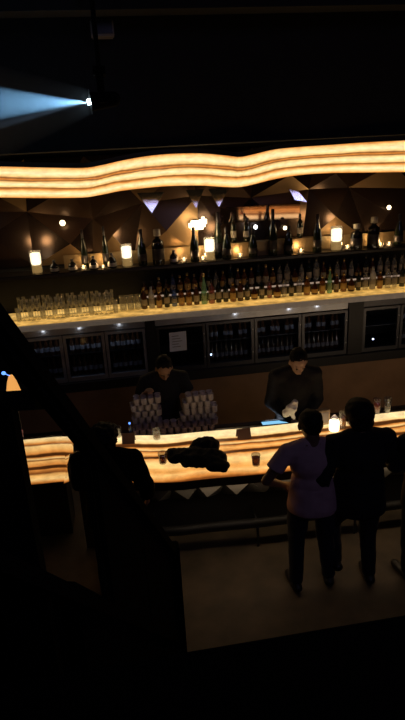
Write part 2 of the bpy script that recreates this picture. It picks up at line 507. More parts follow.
# thin stage haze around the beam
b = MB(); b.capsule(HL + V((.02, 0, 0)), HL + V((-1.9, -.25, -.12)), .10, .75, n=24, hemi=(False, False))
o = b.build('stage_haze', None)
o.data.materials.clear()
mh, N, L = new_mat('stage_haze'); N.remove(N['Principled BSDF'])
vs = N.new('ShaderNodeVolumeScatter'); vs.inputs['Density'].default_value = .12; vs.inputs['Color'].default_value = (.8, .9, 1, 1)
L.new(vs.outputs[0], N['Material Output'].inputs['Volume'])
o.data.materials.append(mh)
tag(o, 'thin smoky haze lit blue by the spotlight beam', 'haze', kind='stuff')

# ------------------------------------------------------------------ back bar: counter, shelves, base
ZB, YB = 1.65, 6.80
t = empty('back_counter', (1.5, YB, ZB), 'long back-bar counter of dimly glowing yellow onyx with a pale stone edge', 'counter')
xl, xr = atZ(-30, 333, ZB).x, XR - .05
b = MB(); nseg = 60
for k in range(nseg):
    a, c = xl + (xr - xl) * k / nseg, xl + (xr - xl) * (k + 1) / nseg
    v = b.verts([(a, YB + .06, ZB), (c, YB + .06, ZB), (c, YW - .05, ZB), (a, YW - .05, ZB)])
    b.face(v, 0, [(a, 0), (c, 0), (c, 1), (a, 1)])
bmesh.ops.remove_doubles(b.bm, verts=b.bm.verts[:], dist=1e-4)
ob = b.build('glowing_top', m_shelf, t, norm=False); ob.location = -t.location
b = MB(); b.box((xl - .02, YB, ZB - .06), (xr, YB + .06, ZB + .005), bev=.01); b.box((xl, YB + .06, ZB - .06), (xr, YW - .05, ZB - .004))
ob = b.build('stone_edge', m_edge, t); ob.location = -t.location
# stepped riser for the second bottle row
t = empty('bottle_step', (1.5, 7.36, ZB), 'narrow raised step behind the front bottles on the back counter', 'shelf')
xs0 = atZ(140, 300, ZB).x
b = MB(); b.box((xs0, 7.33, ZB), (xr, YW - .05, ZB + .13)); ob = b.build('step_body', m_black, t); ob.location = -t.location
b = MB(); b.box((xs0, 7.315, ZB + .115), (xr, 7.335, ZB + .135)); ob = b.build('lit_edge', m_edgeglow, t); ob.location = -t.location
# upper shelf
ZS, YS = 2.2, 7.22
t = empty('upper_shelf', (1.5, YS, ZS), 'long dark upper shelf carrying big bottles and candle lamps on the back wall', 'shelf')
b = MB(); b.box((XL + .02, YS, ZS - .05), (xr, YW - .03, ZS), bev=.006); ob = b.build('board', m_blackwood, t); ob.location = -t.location
b = MB(); b.box((XL + .02, YS - .012, ZS - .04), (xr, YS, ZS - .012)); ob = b.build('front_trim', m_dksteel, t); ob.location = -t.location
b = MB(); b.box((atY(64, 262, YW - .11).x, YW - .112, ZS), (xr, YW - .10, ZS + .17)); ob = b.build('backsplash', m_brass, t); ob.location = -t.location
# riser for bottles at the back of the upper shelf
x0, x1 = atY(216, 240, 7.5).x, atY(312, 236, 7.5).x
b = MB(); b.box((x0, 7.375, ZS + .001), (x1, 7.50, ZS + .19)); tag(b.build('shelf_riser', m_brass, loc=((x0 + x1) / 2, 7.45, ZS)), 'short brassy riser at the back of the upper shelf holding three bottles', 'riser')

# brown base under the coolers
t = empty('back_base_cabinet', (1.5, YB + .02, 0), 'long brown-fronted base cabinet under the glass door coolers', 'cabinet')
b = MB(); b.box((XL + .02, YB + .02, .0), (xr, YW - .02, .74)); ob = b.build('front_panel', m_panel, t); ob.location = -t.location
b = MB(); b.box((XL + .02, YB - .01, .74), (xr, YW - .02, .86)); ob = b.build('plinth', m_black, t); ob.location = -t.location

# coolers
ZF0, ZF1 = .862, ZB - .065
fridge_bottle = None


def bottle_mesh(b, prof, n=12):
    b.lathe(prof, n=n)


def mk_bottle(name, prof, mat, label, labmat, cap, capmat, cat='bottle'):
    t = empty(name, (0, 0, 0), 'x', cat)
    b = MB(); b.lathe(prof, n=14); b.build('glass_body', mat, t)
    if label:
        r, z0, z1 = label
        b = MB(); b.lathe([(r + .001, z0), (r + .0015, z0 + .002), (r + .0015, z1 - .002), (r + .001, z1)], n=14); b.build('label', labmat, t)
    if cap:
        r, z0, z1 = cap
        b = MB(); b.lathe([(r, z0), (r + .001, z0 + .002), (r + .001, z1 - .003), (r * .8, z1)], n=12); b.build('cap', capmat, t)
    return Proto(t)


g_brown = pbr('brown_bottle_glass', (.06, .022, .008), .12, spec=.6)
g_amber = glass('amber_spirit', (.55, .27, .09), .14, .08, body=.45, bodycol=(.22, .10, .04))
g_dark = pbr('dark_green_bottle_glass', (.008, .012, .007), .15, spec=.6)
g_black = pbr('black_bottle_glass', (.006, .006, .007), .15, spec=.6)
g_green = glass('pale_green_bottle_glass', (.45, .75, .58), .12, .08, body=.35, bodycol=(.35, .6, .45))
g_clear = glass('clear_bottle_glass', (.82, .82, .84), .12, .08, body=.15)
g_pink = glass('pink_spirit', (.6, .30, .28), .12, .08, body=.4, bodycol=(.32, .12, .12))
g_white = pbr('white_bottle_glaze', (.45, .45, .48), .35)
g_blue = glass('blue_bottle_glass', (.3, .4, .7), .12, .08, body=.4, bodycol=(.12, .18, .4))
m_lit = pbr('cooler_label', (.34, .34, .35), .6)


def cooler(xa, xb, nd, label, doors, strip=True):
    """back-bar cooler: carcass open at the front, doors with frame, pane, handle"""
    t = empty('bottle_cooler', ((xa + xb) / 2, YB + .3, ZF0), label, 'cooler')
    off = -t.location
    b = MB(); y0, y1 = YB + .09, YB + .62
    b.box((xa, y0, ZF0), (xb, y1, ZF0 + .05)); b.box((xa, y0, ZF1 - .10), (xb, y1, ZF1)); b.box((xa, y1, ZF0), (xb, y1 + .02, ZF1))
    b.box((xa, y0, ZF0), (xa + .03, y1, ZF1)); b.box((xb - .03, y0, ZF0), (xb, y1, ZF1))
    b.build('carcass', m_black, t).location = off
    b = MB(); b.box((xa, YB + .05, ZF1 - .085), (xb, YB + .088, ZF1 - .002), bev=.004); b.build('header_strip', m_steel if strip else m_dksteel, t).location = off
    b = MB(); b.box((xa + .03, y0 + .05, ZF0 + .33), (xb - .03, y1, ZF0 + .34)); b.build('wire_shelf', m_dksteel, t).location = off
    w = (xb - xa) / nd
    for k in range(nd):
        a, c = xa + w * k + .006, xa + w * (k + 1) - .006
        b = MB(); f = .035; z0, z1 = ZF0 + .004, ZF1 - .10
        for p, q in (((a, z0), (c, z0 + f + .02)), ((a, z1 - f), (c, z1)), ((a, z0 + f + .02), (a + f, z1 - f)), ((c - f, z0 + f + .02), (c, z1 - f))):
            b.box((p[0], YB + .04, p[1]), (q[0], YB + .085, q[1]))
        d = b.build('door', m_steel if doors[k] == 's' else m_dksteel, t); d.location = off
        b = MB(); b.box((a + f, YB + .055, z0 + f + .02), (c - f, YB + .063, z1 - f)); b.build('glass_pane', m_pane, d)
        b = MB(); b.beam((c - .018, YB + .02, z0 + .15), (c - .018, YB + .02, z1 - .12), .012, .014)
        b.box((c - .024, YB + .02, z0 + .16), (c - .012, YB + .045, z0 + .175)); b.box((c - .024, YB + .02, z1 - .145), (c - .012, YB + .045, z1 - .13))
        b.build('handle', m_steel, d)
    return t


def fx(px, py): return atY(px, py, YB + .04).x


A0, A1 = fx(22, 360), fx(148, 360)
cooler(A0, A1, 3, 'steel-framed three-door bottle cooler behind the dark stair rail and capped bartender', 'sss')
B0, B1 = fx(158, 360), fx(347, 345)
cooler(B0, B1, 4, 'long black four-door bottle cooler with white paper notice on its first door', 'dddd')
C0, C1 = fx(362, 340), XR - .3
cooler(C0, C1, 4, 'black bottle cooler right of the dark pillar with a bright white dot', 'dddd', False)
# pillars between coolers (fixed to the base)
for k, (a, c) in enumerate(((A1 + .004, B0 - .004), (B1 + .004, C0 - .004))):
    b = MB(); b.box((a, YB + .02, .862), (c, YB + .5, ZF1)); b.build('trim_%d' % (3 + k), m_black)['kind'] = 'structure'

# LED downlights under the counter edge
led0 = None
for px, py, w in ((44, 341, 'far left above first cooler door'), (80, 337, 'above the middle door of steel cooler'), (120, 333, 'above the capped bartender\'s shoulder'),
                  (236, 324, 'above the second black cooler door'), (290, 320, 'above the second bartender\'s head'), (318, 316, 'above the last door of long cooler')):
    p = atZ(px, py, ZF1 - .002); p = V((fx(px, py), YB + .034, ZF1 + .003))
    if led0 is None:
        t = empty('downlight', p, 'x', 'light', 'downlights under the back counter')
        b = MB(); b.lathe([(.016, -.006), (.02, -.006), (.02, 0), (.016, 0)]); b.build('rim', m_steel, t)
        b = MB(); b.lathe([(.014, -.004), (.014, -.002)]); b.build('lens', m_led, t)
        led0 = Proto(t)
    l = bpy.data.lights.new('downlight_glow', 'POINT'); l.energy = .06; l.color = (.9, .93, 1); l.shadow_soft_size = .015
    lo = bpy.data.objects.new('downlight_glow', l); COL.objects.link(lo); lo.location = p + V((0, -.03, -.03))
    led0.put(p, 'tiny white downlight under the counter edge ' + w, 'downlights under the back counter')

# bottles inside the coolers
fb = MB(); fb.lathe([(.028, 0), (.030, .01), (.030, .13), (.014, .19), (.013, .235), (.011, .24)], n=10)
o = fb.build('beer_bottle', g_brown)
b = MB(); b.lathe([(.031, .05), (.0312, .052), (.0312, .105), (.031, .107)], n=10); b.build('label', m_lit, o)
tag(o, 'x', 'bottle'); FB = Proto(o)
door_words = {('A', 0): 'first door of the steel cooler', ('A', 1): 'middle door of the steel cooler', ('A', 2): 'door beside the capped bartender',
              ('B', 1): 'second black door right of notice', ('B', 2): 'door behind second bartender', ('B', 3): 'steel door left of dark pillar',
              ('C', 1): 'black door at far right edge', ('C', 0): 'black cooler door just right of dark pillar'}
for nm, xa, xb, nd, which in (('A', A0, A1, 3, (0, 1, 2)), ('B', B0, B1, 4, (1, 2, 3)), ('C', C0, C1, 4, (1,))):
    w = (xb - xa) / nd
    for k in which:
        n = int((w - .11) / .066)
        for lv, z in ((0, ZF0 + .051), (1, ZF0 + .341)):
            for q in range(n):
                x = xa + w * k + w / 2 + (q - (n - 1) / 2) * .066
                if lv == 1 and nm != 'A' and q % 3 == 2: continue
                FB.put((x, YB + .19 + .01 * (q % 2), z), 'brown beer bottle on the %s shelf behind the %s' % (('lower', 'upper')[lv], door_words[nm, k]),
                       'beer bottles, %s shelf, %s' % (('lower', 'upper')[lv], door_words[nm, k]))

# paper notice and small lights on cooler doors
p = [atY(x, y, YB + .034) for x, y in ((169, 333), (186, 331), (187, 350), (170, 352))]
b = MB(); vv = b.verts(p); b.face(vv); v2 = b.verts([q + V((0, .004, 0)) for q in p]); b.face(v2[::-1])
for k in range(4): b.face([vv[k], vv[(k + 1) % 4], v2[(k + 1) % 4], v2[k]])
nt = b.build('paper_notice', m_paper, loc=p[3]); tag(nt, 'small white paper notice taped to the first black cooler door', 'notice')
b = MB()
for k in range(5):
    f = .2 + k * .14; a = p[0].lerp(p[3], f).lerp(p[1].lerp(p[2], f), .15); c = p[0].lerp(p[3], f).lerp(p[1].lerp(p[2], f), .55 + .3 * ((k * 7) % 3) / 3)
    b.beam(a + V((0, -.001, 0)) - p[3], c + V((0, -.001, 0)) - p[3], .002, .006, up=V((0, 0, 1)))
b.build('printed_lines', m_card, nt)
for px, py, s, lab in ((211, 354.5, .011, 'small bluish indicator light on the notice door of long cooler'), (373, 339, .013, 'bright white indicator light on the cooler right of pillar')):
    q = atY(px, py, YB + .03)
    b = MB(); b.lathe([(s * 1.3, 0), (s * 1.3, .012), (s, .014)], n=12); o = b.build('indicator_light', m_dksteel); o.location = q + V((0, .012, 0)); o.rotation_euler.x = PI / 2
    b = MB(); b.ell((0, 0, .012), (s, s, s * .7)); b.build('lamp_dome', m_bluedot, o); tag(o, lab, 'light')

# ------------------------------------------------------------------ bottles on the back bar
P_wine = mk_bottle('wine_bottle', [(.034, 0), (.038, .006), (.038, .19), (.034, .215), (.017, .245), (.014, .26), (.014, .315), (.012, .318)], g_dark, (.038, .06, .14), m_lbl, (.0145, .27, .32), m_foil)
P_whisky = mk_bottle('whisky_bottle', [(.040, 0), (.043, .006), (.043, .155), (.036, .18), (.017, .20), (.015, .25), (.013, .252)], g_amber, (.043, .04, .12), m_lbl3, (.016, .225, .262), m_gold)
P_vodka = mk_bottle('vodka_bottle', [(.036, 0), (.039, .006), (.039, .19), (.032, .215), (.016, .235), (.015, .285), (.013, .287)], g_clear, (.039, .06, .15), m_lbl2, (.016, .26, .297), m_foil)
P_rum = mk_bottle('rum_bottle', [(.036, 0), (.040, .006), (.040, .17), (.030, .2), (.016, .225), (.015, .275), (.013, .277)], g_brown, (.040, .05, .13), m_lbl, (.016, .25, .287), m_gold)
P_squat = mk_bottle('liqueur_bottle', [(.045, 0), (.05, .008), (.05, .10), (.04, .135), (.017, .16), (.015, .2), (.013, .202)], g_brown, (.05, .03, .085), m_lbl3, (.016, .18, .215), m_foil)
P_green = mk_bottle('green_bottle', [(.034, 0), (.038, .006), (.036, .17), (.024, .24), (.014, .29), (.013, .36), (.012, .363)], g_green, None, None, (.014, .33, .372), m_gold)
P_pink = mk_bottle('pink_bottle', [(.036, 0), (.040, .006), (.040, .18), (.030, .215), (.015, .24), (.014, .29), (.012, .292)], g_pink, (.040, .06, .13), m_lbl, (.015, .26, .30), m_foil)
P_white = mk_bottle('white_bottle', [(.036, 0), (.040, .006), (.042, .19), (.030, .225), (.016, .245), (.015, .27), (.013, .272)], g_white, (.042, .07, .14), m_lbl2, (.018, .26, .30), m_steel)
P_blue = mk_bottle('blue_bottle', [(.036, 0), (.040, .006), (.040, .17), (.030, .21), (.015, .235), (.014, .28), (.012, .282)], g_blue, (.040, .06, .12), m_lbl2, (.015, .255, .29), m_foil)
kinds = [(P_wine, 'dark green wine bottle'), (P_whisky, 'amber whisky bottle'), (P_vodka, 'clear spirit bottle'), (P_rum, 'brown rum bottle with cream label'), (P_squat, 'squat brown liqueur bottle')]
SP = {0: (P_white, 'white and silver bottle')}


def row(px0, px1, step, y, z, rowname, special, seed, lo=0):
    r = random.Random(seed); px = px0; n = 0
    while px < px1:
        base = atZ(px, 300 - (px - 200) * .075, z)
        x = atY(px, 300 - (px - 200) * .075, y).x
        pr, nm = r.choice(kinds); sc_ = r.uniform(.86, 1.02)
        for k, v in special.items():
            if abs(px - k) < step / 2: pr, nm = v[:2]; sc_ = v[2] if len(v) > 2 else 1.
        pr.put((x, y + r.uniform(-.012, .012), z), '%s, %s from left in the %s' % (nm, ORD[n], rowname), 'back counter bottles, ' + rowname, r.uniform(0, 6), sc_)
        px += step * r.uniform(.94, 1.06); n += 1


row(144.5, 409, 7.4, 7.19, ZB + .001, 'front row', {153: (P_white, 'white and silver bottle', .95), 201: (P_green, 'tall pale green bottle', 1.1), 209: (P_pink, 'pink spirit bottle', 1.05),
    326: (P_green, 'tall pale green bottle', .95), 376: (P_white, 'white bottle with silver top', 1.05), 273: (P_pink, 'pink spirit bottle', .85), 172: (P_blue, 'blue bottle', .9)}, 11)
row(146, 409, 7.0, 7.40, ZB + .132, 'raised second row', {172: (P_blue, 'blue bottle', .9), 316: (P_vodka, 'clear spirit bottle', 1.15), 205: (P_pink, 'pink spirit bottle', .95)}, 5)

# stemmed glasses and tumblers at the left of the back counter
t = empty('flute_glass', (0, 0, 0), 'x', 'glass')
b = MB(); b.lathe([(.028, 0), (.028, .003), (.004, .008), (.0035, .07), (.012, .085), (.024, .12), (.026, .16), (.022, .205), (.020, .205), (.023, .16), (.021, .122), (.008, .09)], n=12); b.build('bowl', m_clear, t)
FL = Proto(t)
t = empty('tumbler', (0, 0, 0), 'x', 'glass')
b = MB(); b.lathe([(.026, 0), (.029, .004), (.035, .13), (.033, .13), (.027, .012)], n=12); b.build('wall', m_clear, t)
TG = Proto(t)
for rowi, (y, n) in enumerate(((7.10, 21), (7.25, 20))):
    for k in range(n):
        px = 18 + (k + .5 * rowi) * 4.9
        pr = FL if (k * 7 + rowi) % 5 != 0 else TG
        nm = 'clear stemmed flute glass' if pr is FL else 'clear straight tumbler'
        pr.put((atY(px, 312, y).x, y + .01 * (k % 3), ZB + .001), nm + ' among the %s row of glasses left on back counter' % ('front', 'rear')[rowi], nm + 's in the %s row' % ('front', 'rear')[rowi], 0, (1, 1, 1.35))
for k, px in enumerate((123.5, 131, 138.5)):
    TG.put((atY(px, 308, 7.2).x, 7.2, ZB + .001), 'tall clear glass with bright glints, %s of three beside the first bottles' % ORD[k], 'three tall glasses beside the bottles', 0, 1.5)
q = atZ(1, 311, ZB)
b = MB(); b.box((-.06, -.006, 0), (.03, .006, .15)); o = b.build('menu_card', m_lbl); o.location = (q.x + .005, 7.12, ZB + .001); o.rotation_euler.x = -.12; tag(o, 'pale upright card at the far left end of the back counter', 'card')

# big bottles on the upper shelf
P_magnum = mk_bottle('champagne_magnum', [(.045, 0), (.052, .008), (.052, .16), (.045, .22), (.024, .30), (.018, .33), (.018, .40), (.016, .405)], g_dark, (.052, .06, .14), m_foil, (.019, .31, .41), m_foil)
P_big = mk_bottle('square_shoulder_bottle', [(.075, 0), (.08, .01), (.08, .21), (.07, .25), (.03, .275), (.028, .34), (.025, .345)], g_black, (.08, .06, .17), m_foil, (.045, .30, .37), m_lbl)
P_short = mk_bottle('short_dark_bottle', [(.045, 0), (.05, .008), (.05, .09), (.04, .125), (.018, .15), (.016, .185), (.014, .187)], g_black, (.05, .025, .075), m_lbl2, (.017, .16, .20), m_foil)
big = [(86, 229, 'short', 'tall'), (143, 229, 0, 0), (159, 229, 1, 0), (174, 250, 2, 0), (195, 227, 0, 0), (219, 212, 0, 0), (227, 227, 0, 0), (253, 228, 0, 0), (273, 209, 0, 0), (288.5, 226, 0, 0), (317, 214, 0, 0), (356, 224, 1, 0),
       (373, 217, 1, 0), (398, 214, 0, 0), (73, 259, 2, 0), (94, 256, 2, 0), (112.5, 253, 2, 0), (55, 260, 2, 0), (107, 226, 0, 0)]
n_m = 0; n_s = 0
desc = {86: 'tall dark bottle standing left of the two tea lights', 143: 'tall dark bottle just right of the second candle lamp', 159: 'wide black bottle with pale collar under the leftmost blue facet',
        174: 'short dark bottle beside the wide pale-collared one', 195: 'tall champagne bottle standing before the bright wall glint', 219: 'tall dark bottle just right of the third candle lamp',
        227: 'dark champagne bottle, third right of the bright wall glint', 253: 'dark champagne bottle under the white wall glint', 273: 'tallest dark bottle, standing before the pink mirror strip',
        288.5: 'slim dark bottle right of the tallest one', 317: 'dark champagne bottle left of the rightmost candle lamp', 356: 'wide black bottle right of the rightmost candle lamp', 373: 'wide black bottle left of the two small tea lights',
        398: 'dark champagne bottle at the right edge of the upper shelf', 73: 'short dark bottle left of the first tea light', 94: 'short dark bottle between the two left tea lights', 112.5: 'short dark bottle left of the second candle lamp',
        55: 'short dark bottle right of the first candle lamp', 107: 'tall dark bottle behind the second left tea light'}
for px, ty, kd, _ in sorted(big, key=lambda a: a[0]):
    yb = 273.5 - (px - 20) * .078
    y = 7.29 if px not in (86, 107, 219) else 7.42
    x = atY(px, yb, y).x
    zt = atY(px, ty, y).z
    pr = {0: P_magnum, 1: P_big, 2: P_short, 'short': P_magnum}[kd]
    h0 = {0: .41, 1: .37, 2: .20, 'short': .41}[kd]
    s = (zt - ZS) / h0; s = max(.6, min(1.5, s)); w = {0: 1.15, 1: 1.0, 2: 1.1, 'short': .8}[kd]
    if px in (86, 107): w = .8
    pr.put((x, y, ZS + .001), desc[px] + ' on the upper shelf', 'big bottles on the upper shelf', 0, (w, w, s))
for px, ty, lab in ((233.5, 215, 'dark bottle on the rear riser, left of the white glint'), (246, 216, 'dark bottle on the rear riser just beside the white glint'), (300, 214, 'dark bottle on the rear riser near its right end')):
    x = atY(px, 232, 7.435).x; s = (atY(px, ty, 7.435).z - ZS - .19) / .32
    P_wine.put((x, 7.435, ZS + .191), lab, 'bottles on the rear riser', 0, (1, 1, max(.5, s)))

# candle lamps on the upper shelf
t = empty('candle_lamp', (0, 0, 0), 'x', 'candle lamp')
b = MB(); b.lathe([(.05, 0), (.055, .006), (.057, .22), (.054, .22), (.051, .012)], n=18); b.build('glass_cylinder', m_clear, t)
b = MB(); b.lathe([(.046, .012), (.048, .02), (.048, .08), (.046, .085)], n=16); b.build('wax_base', m_wax, t)
b = MB(); b.lathe([(.040, .09), (.049, .105), (.050, .185), (.044, .20)], n=16); b.build('glowing_cup', m_frost, t)
CL = Proto(t)
for px, pyb, s, lab in ((38, 275, 1.3, 'glowing candle lamp at the left end of the upper shelf'), (128, 268, 1.3, 'glowing candle lamp between short and tall dark bottles'),
                        (210, 260, 1.35, 'tall glowing candle lamp below the bright wall glint'), (336, 250, 1.45, 'glowing candle lamp right of the last champagne bottle group')):
    p = V((atY(px, pyb, 7.30).x, 7.30, ZS + .001)); CL.put(p, lab, 'candle lamps on the upper shelf', 0, s)
    l = bpy.data.lights.new('candle_light', 'POINT'); l.energy = 3.2; l.color = (1, .66, .30); l.shadow_soft_size = .06
    lo = bpy.data.objects.new('candle_light', l); COL.objects.link(lo); lo.location = p + V((0, -.03, .27 * s))
t = empty('tea_light', (0, 0, 0), 'x', 'tea light')
b = MB(); b.lathe([(.03, 0), (.034, .004), (.038, .06), (.035, .06), (.031, .01)], n=14); b.build('glass_cup', m_clear, t)
b = MB(); b.lathe([(.028, .008), (.028, .022)], n=12); b.build('wax', m_lbl, t)
b = MB(); b.lathe([(.003, .022), (.013, .034), (.014, .044), (.008, .058), (.001, .070)], n=10); b.build('flame', m_flame, t)
TL = Proto(t)
for px, lab in ((83.5, 'bright tea light between two short dark bottles'), (103, 'dim tea light left of a short dark bottle'), (184, 'tea light left of tall champagne bottle'),
                (203, 'small tea light at the foot of tall lit candle lamp'), (240, 'tea light between two champagne bottles'), (301, 'tea light right of the slim dark bottle'),
                (347.5, 'small tea light beside the rightmost candle lamp'), (380.5, 'left one of two tea lights near the right end'), (389, 'right one of two tea lights near the right end')):
    yb = 272 - (px - 20) * .078
    TL.put((atY(px, yb, 7.265).x, 7.265, ZS + .001), lab + ' on the upper shelf', 'tea lights on the upper shelf', 0, 1.05 if px != 103 else .8)
    l = bpy.data.lights.new('tea_flame', 'POINT'); l.energy = 1.0; l.color = (1, .6, .25); l.shadow_soft_size = .02
    lo = bpy.data.objects.new('tea_flame', l); COL.objects.link(lo); lo.location = (atY(px, yb, 7.265).x, 7.275, ZS + .085)

# glowing shapes added in place of bright reflections on the wall
for px, py, r, m, lab in ((197, 225, .09, m_warmspot, 'very bright warm wall glint above the tall candle lamp'), (255.5, 227, .026, m_white, 'small white glint on the wall above a champagne bottle'),
                          (62.5, 223, .035, m_warmspot, 'small bright glint on the wall above first candle lamp'), (389, 207.5, .03, m_warmspot, 'small oval wall glint above the two right tea lights'),
                          (285, 228, .026, m_warmspot, 'small warm wall glint right of the tallest bottle')):
    q = atY(px, py, YW - .19)
    t = empty('wall_glint', q, lab, 'wall lamp')
    b = MB(); b.capsule((0, .03, 0), (0, .14, 0), r * .7, r * .7, hemi=(False, False)); b.build('backplate', m_black, t)
    b = MB()
    if r > .08: b.box((-.11, -.04, -.06), (.11, .03, .06), bev=.03); b.box((.03, -.05, -.02), (.13, .02, .10), bev=.03)
    else: b.ell((0, 0, 0), (r, r * .6, r))
    b.build('glow_blob', m, t)
l = bpy.data.lights.new('wall_glint_light', 'POINT'); l.energy = 3.2; l.color = (1, .72, .38); l.shadow_soft_size = .08  # point light added at the large wall glint
lo = bpy.data.objects.new('wall_glint_light', l); COL.objects.link(lo); lo.location = atY(201, 223, YW - .36)

# ------------------------------------------------------------------ front bar
ZT = 1.10


def ybk(x):
    pts = [(-2.4, 4.90), (-1.3, 4.88), (-.8, 4.86), (-.2, 4.72), (.4, 4.62), (1.3, 4.57), (2.6, 4.55), (5.5, 4.55)]
    for (a, ya), (c, yc) in zip(pts[:-1], pts[1:]):
        if x <= c:
            t = (x - a) / (c - a); t = t * t * (3 - 2 * t) if c - a < 1 else t
            return ya + (yc - ya) * t
    return pts[-1][1]


DEP = .47
SEC = [(DEP - .0, ZT - .10, 0, 1), (DEP, ZT, 0, 0), (0, ZT, .62, 0), (-.005, ZT - .075, .74, 0), (.035, ZT - .078, .75, 0), (.035, ZT - .155, .86, 0), (.06, ZT - .158, .87, 0), (.06, ZT - .25, 1.0, 0), (.30, ZT - .25, 1.0, 1)]


DEP2 = .17
SEC2 = [(DEP2, ZT - .10, 0, 1), (DEP2, ZT, 0, 0), (0, ZT, .17, 0), (-.005, ZT - .085, .24, 0), (.03, ZT - .09, .27, 0), (.03, ZT - .24, .54, 0), (.045, ZT - .245, .56, 0), (.045, ZT - .41, 1.0, 0), (.16, ZT - .41, 1.0, 1)]


def bar_section(x0, x1, label, u0, endface, SEC=SEC, DEP=DEP, zd=0.):
    t = empty('bar_counter', ((x0 + x1) / 2, 4.4, 0), label, 'bar'); off = -t.location
    n = max(6, int((x1 - x0) / .08)); b = MB(); prev = None
    for k in range(n + 1):
        x = x0 + (x1 - x0) * k / n; yf = ybk(x) - DEP
        cur = []
        for dy, z, v, mi in SEC:
            xx = x
            if endface and k == n:   # stepped end, narrower towards the floor
                xx = x - (0 if z > ZT - .087 else (.08 if z > ZT - .242 else (.085 if z > ZT - .3 else .13)))
            cur.append((b.bm.verts.new((xx, yf + dy, z)), v))
        if prev:
            for q in range(len(cur) - 1):
                ua, uc = u0 + (x - x0) - (x1 - x0) / n, u0 + (x - x0)
                b.face([prev[q][0], prev[q + 1][0], cur[q + 1][0], cur[q][0]], SEC[q + 1][3] if q else 1, [(ua, prev[q][1]), (ua, prev[q + 1][1]), (uc, cur[q + 1][1]), (uc, cur[q][1])])
        if k in (0, n):
            f = b.face([c[0] for c in cur], 0 if endface and k == n else 1, [(u0 + .1 * i, c[1]) for i, c in enumerate(cur)])
        prev = cur
    b.build('onyx_top', [m_barend if endface else m_bar, m_black], t).location = off
    # dark lip, faceted slanting front, kick base, back body
    dmax = 9. if DEP > .3 else .5
    def strip(pts):
        b = MB(); prev = None
        for k in range(n + 1):
            x = x0 + (x1 - x0 - (.14 if endface else 0)) * k / n; yf = ybk(x) - DEP
            cur = b.verts([(x, yf + min(dy, dmax), z - (zd if .4 < z < ZT - .2 else 0)) for dy, z in pts])
            if prev:
                for q in range(len(pts)): b.face([prev[q], prev[(q + 1) % len(pts)], cur[(q + 1) % len(pts)], cur[q]])
            if k in (0, n): b.face(cur)
            prev = cur
        return b
    strip([(.05, ZT - .25), (.05, ZT - .33), (.30, ZT - .33), (.30, ZT - .25)]).build('dark_lip', m_blackwood, t).location = off
    strip([(.44, .0), (.44, .50), (.60, .50), (.80, ZT - .105), (.80, 0)]).build('kick_base', m_black, t).location = off
    b = MB(); w = .235; m = max(2, round((x1 - x0 - .1) / w)); w = (x1 - x0 - (.14 if endface else 0)) / m
    for k in range(m):
        xa, xb = x0 + w * k, x0 + w * (k + 1); xm = (xa + xb) / 2
        Y = lambda x, d: ybk(x) - DEP + d
        ta, tb = V((xa, Y(xa, .09), ZT - .335 - zd)), V((xb, Y(xb, .09), ZT - .335 - zd))
        ba, bb = V((xa, Y(xa, .40), .46)), V((xb, Y(xb, .40), .46))
        ap = V((xm + .03 * ((k % 3) - 1), Y(xm, .15), .60 - zd * .5))
        v = b.verts([ta, tb, bb, ba, ap])
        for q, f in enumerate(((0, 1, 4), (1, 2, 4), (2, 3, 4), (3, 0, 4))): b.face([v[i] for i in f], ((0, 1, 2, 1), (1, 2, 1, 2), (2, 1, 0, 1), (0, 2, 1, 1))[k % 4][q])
    b.build('faceted_front', [m_greyfacet, m_dkfacet, m_midfacet], t).location = off
    # bartender-side work ledge
    dmax = 9.; zd = 0.
    strip([(DEP + .02, .0), (DEP + .02, .97), (DEP + .36, .97), (DEP + .36, 0)]).build('work_ledge', m_dksteel, t).location = off
    return t


xe = atZ(73, 438, ZT).x; xm0 = atZ(113, 436, ZT).x
bar_section(-2.4, xe, 'short glowing onyx bar end with stepped profile behind the stair rail', 0, True, SEC2, DEP2, .15)
bar = bar_section(xm0, 5.2, 'long glowing striped onyx bar counter where the customers stand', 3.3, False)
# service gate between the two sections
xa, xb = xe + .01, xm0 - .01
if xb - xa > .08:
    t = empty('service_gate', ((xa + xb) / 2, 4.6, 0), 'dim dark gate closing the gap between the two glowing bar sections', 'gate')
    MB().box((xa - t.location.x, -.02, .02), (xb - t.location.x, .03, 1.0)).build('leaf', m_dksteel, t)
    MB().box((xa - t.location.x, -.05, 1.0), (xb - t.location.x, .06, 1.03)).build('cap', m_black, t)
# foot rail
t = empty('foot_rail', (2.4, 4.25, 0), 'long metal foot rail along the base of the glowing bar', 'foot rail'); off = -t.location
xs = [xm0 + .05 + (5.1 - xm0) * k / 40 for k in range(41)]
b = MB(); b.tube([(x, ybk(x) - DEP + .17, .27) for x in xs], .038, n=12); b.build('rail_tube', m_raildk, t).location = off
for k in range(6):
    x = xm0 + .3 + k * .95
    b = MB(); y = ybk(x) - DEP
    b.tube([(x, y + .17, .27), (x, y + .43, .27)], .012, n=8); b.lathe([(.012, 0), (.012, .25)], (x, y + .17, 0)); b.build('bracket', m_dksteel, t).location = off

# ------------------------------------------------------------------ glasses stacked on the work ledge
t = empty('stacked_tumbler', (0, 0, 0), 'x', 'glass')
b = MB(); b.lathe([(.026, 0), (.028, .003), (.031, .058), (.0335, .064), (.030, .064), (.028, .058), (.025, .01)], n=12); b.build('wall', m_clearblue, t)
b = MB(); b.lathe([(.025, .001), (.025, .010)], n=12); b.build('base', m_clearblue, t)
ST = Proto(t)
ZL = .9705


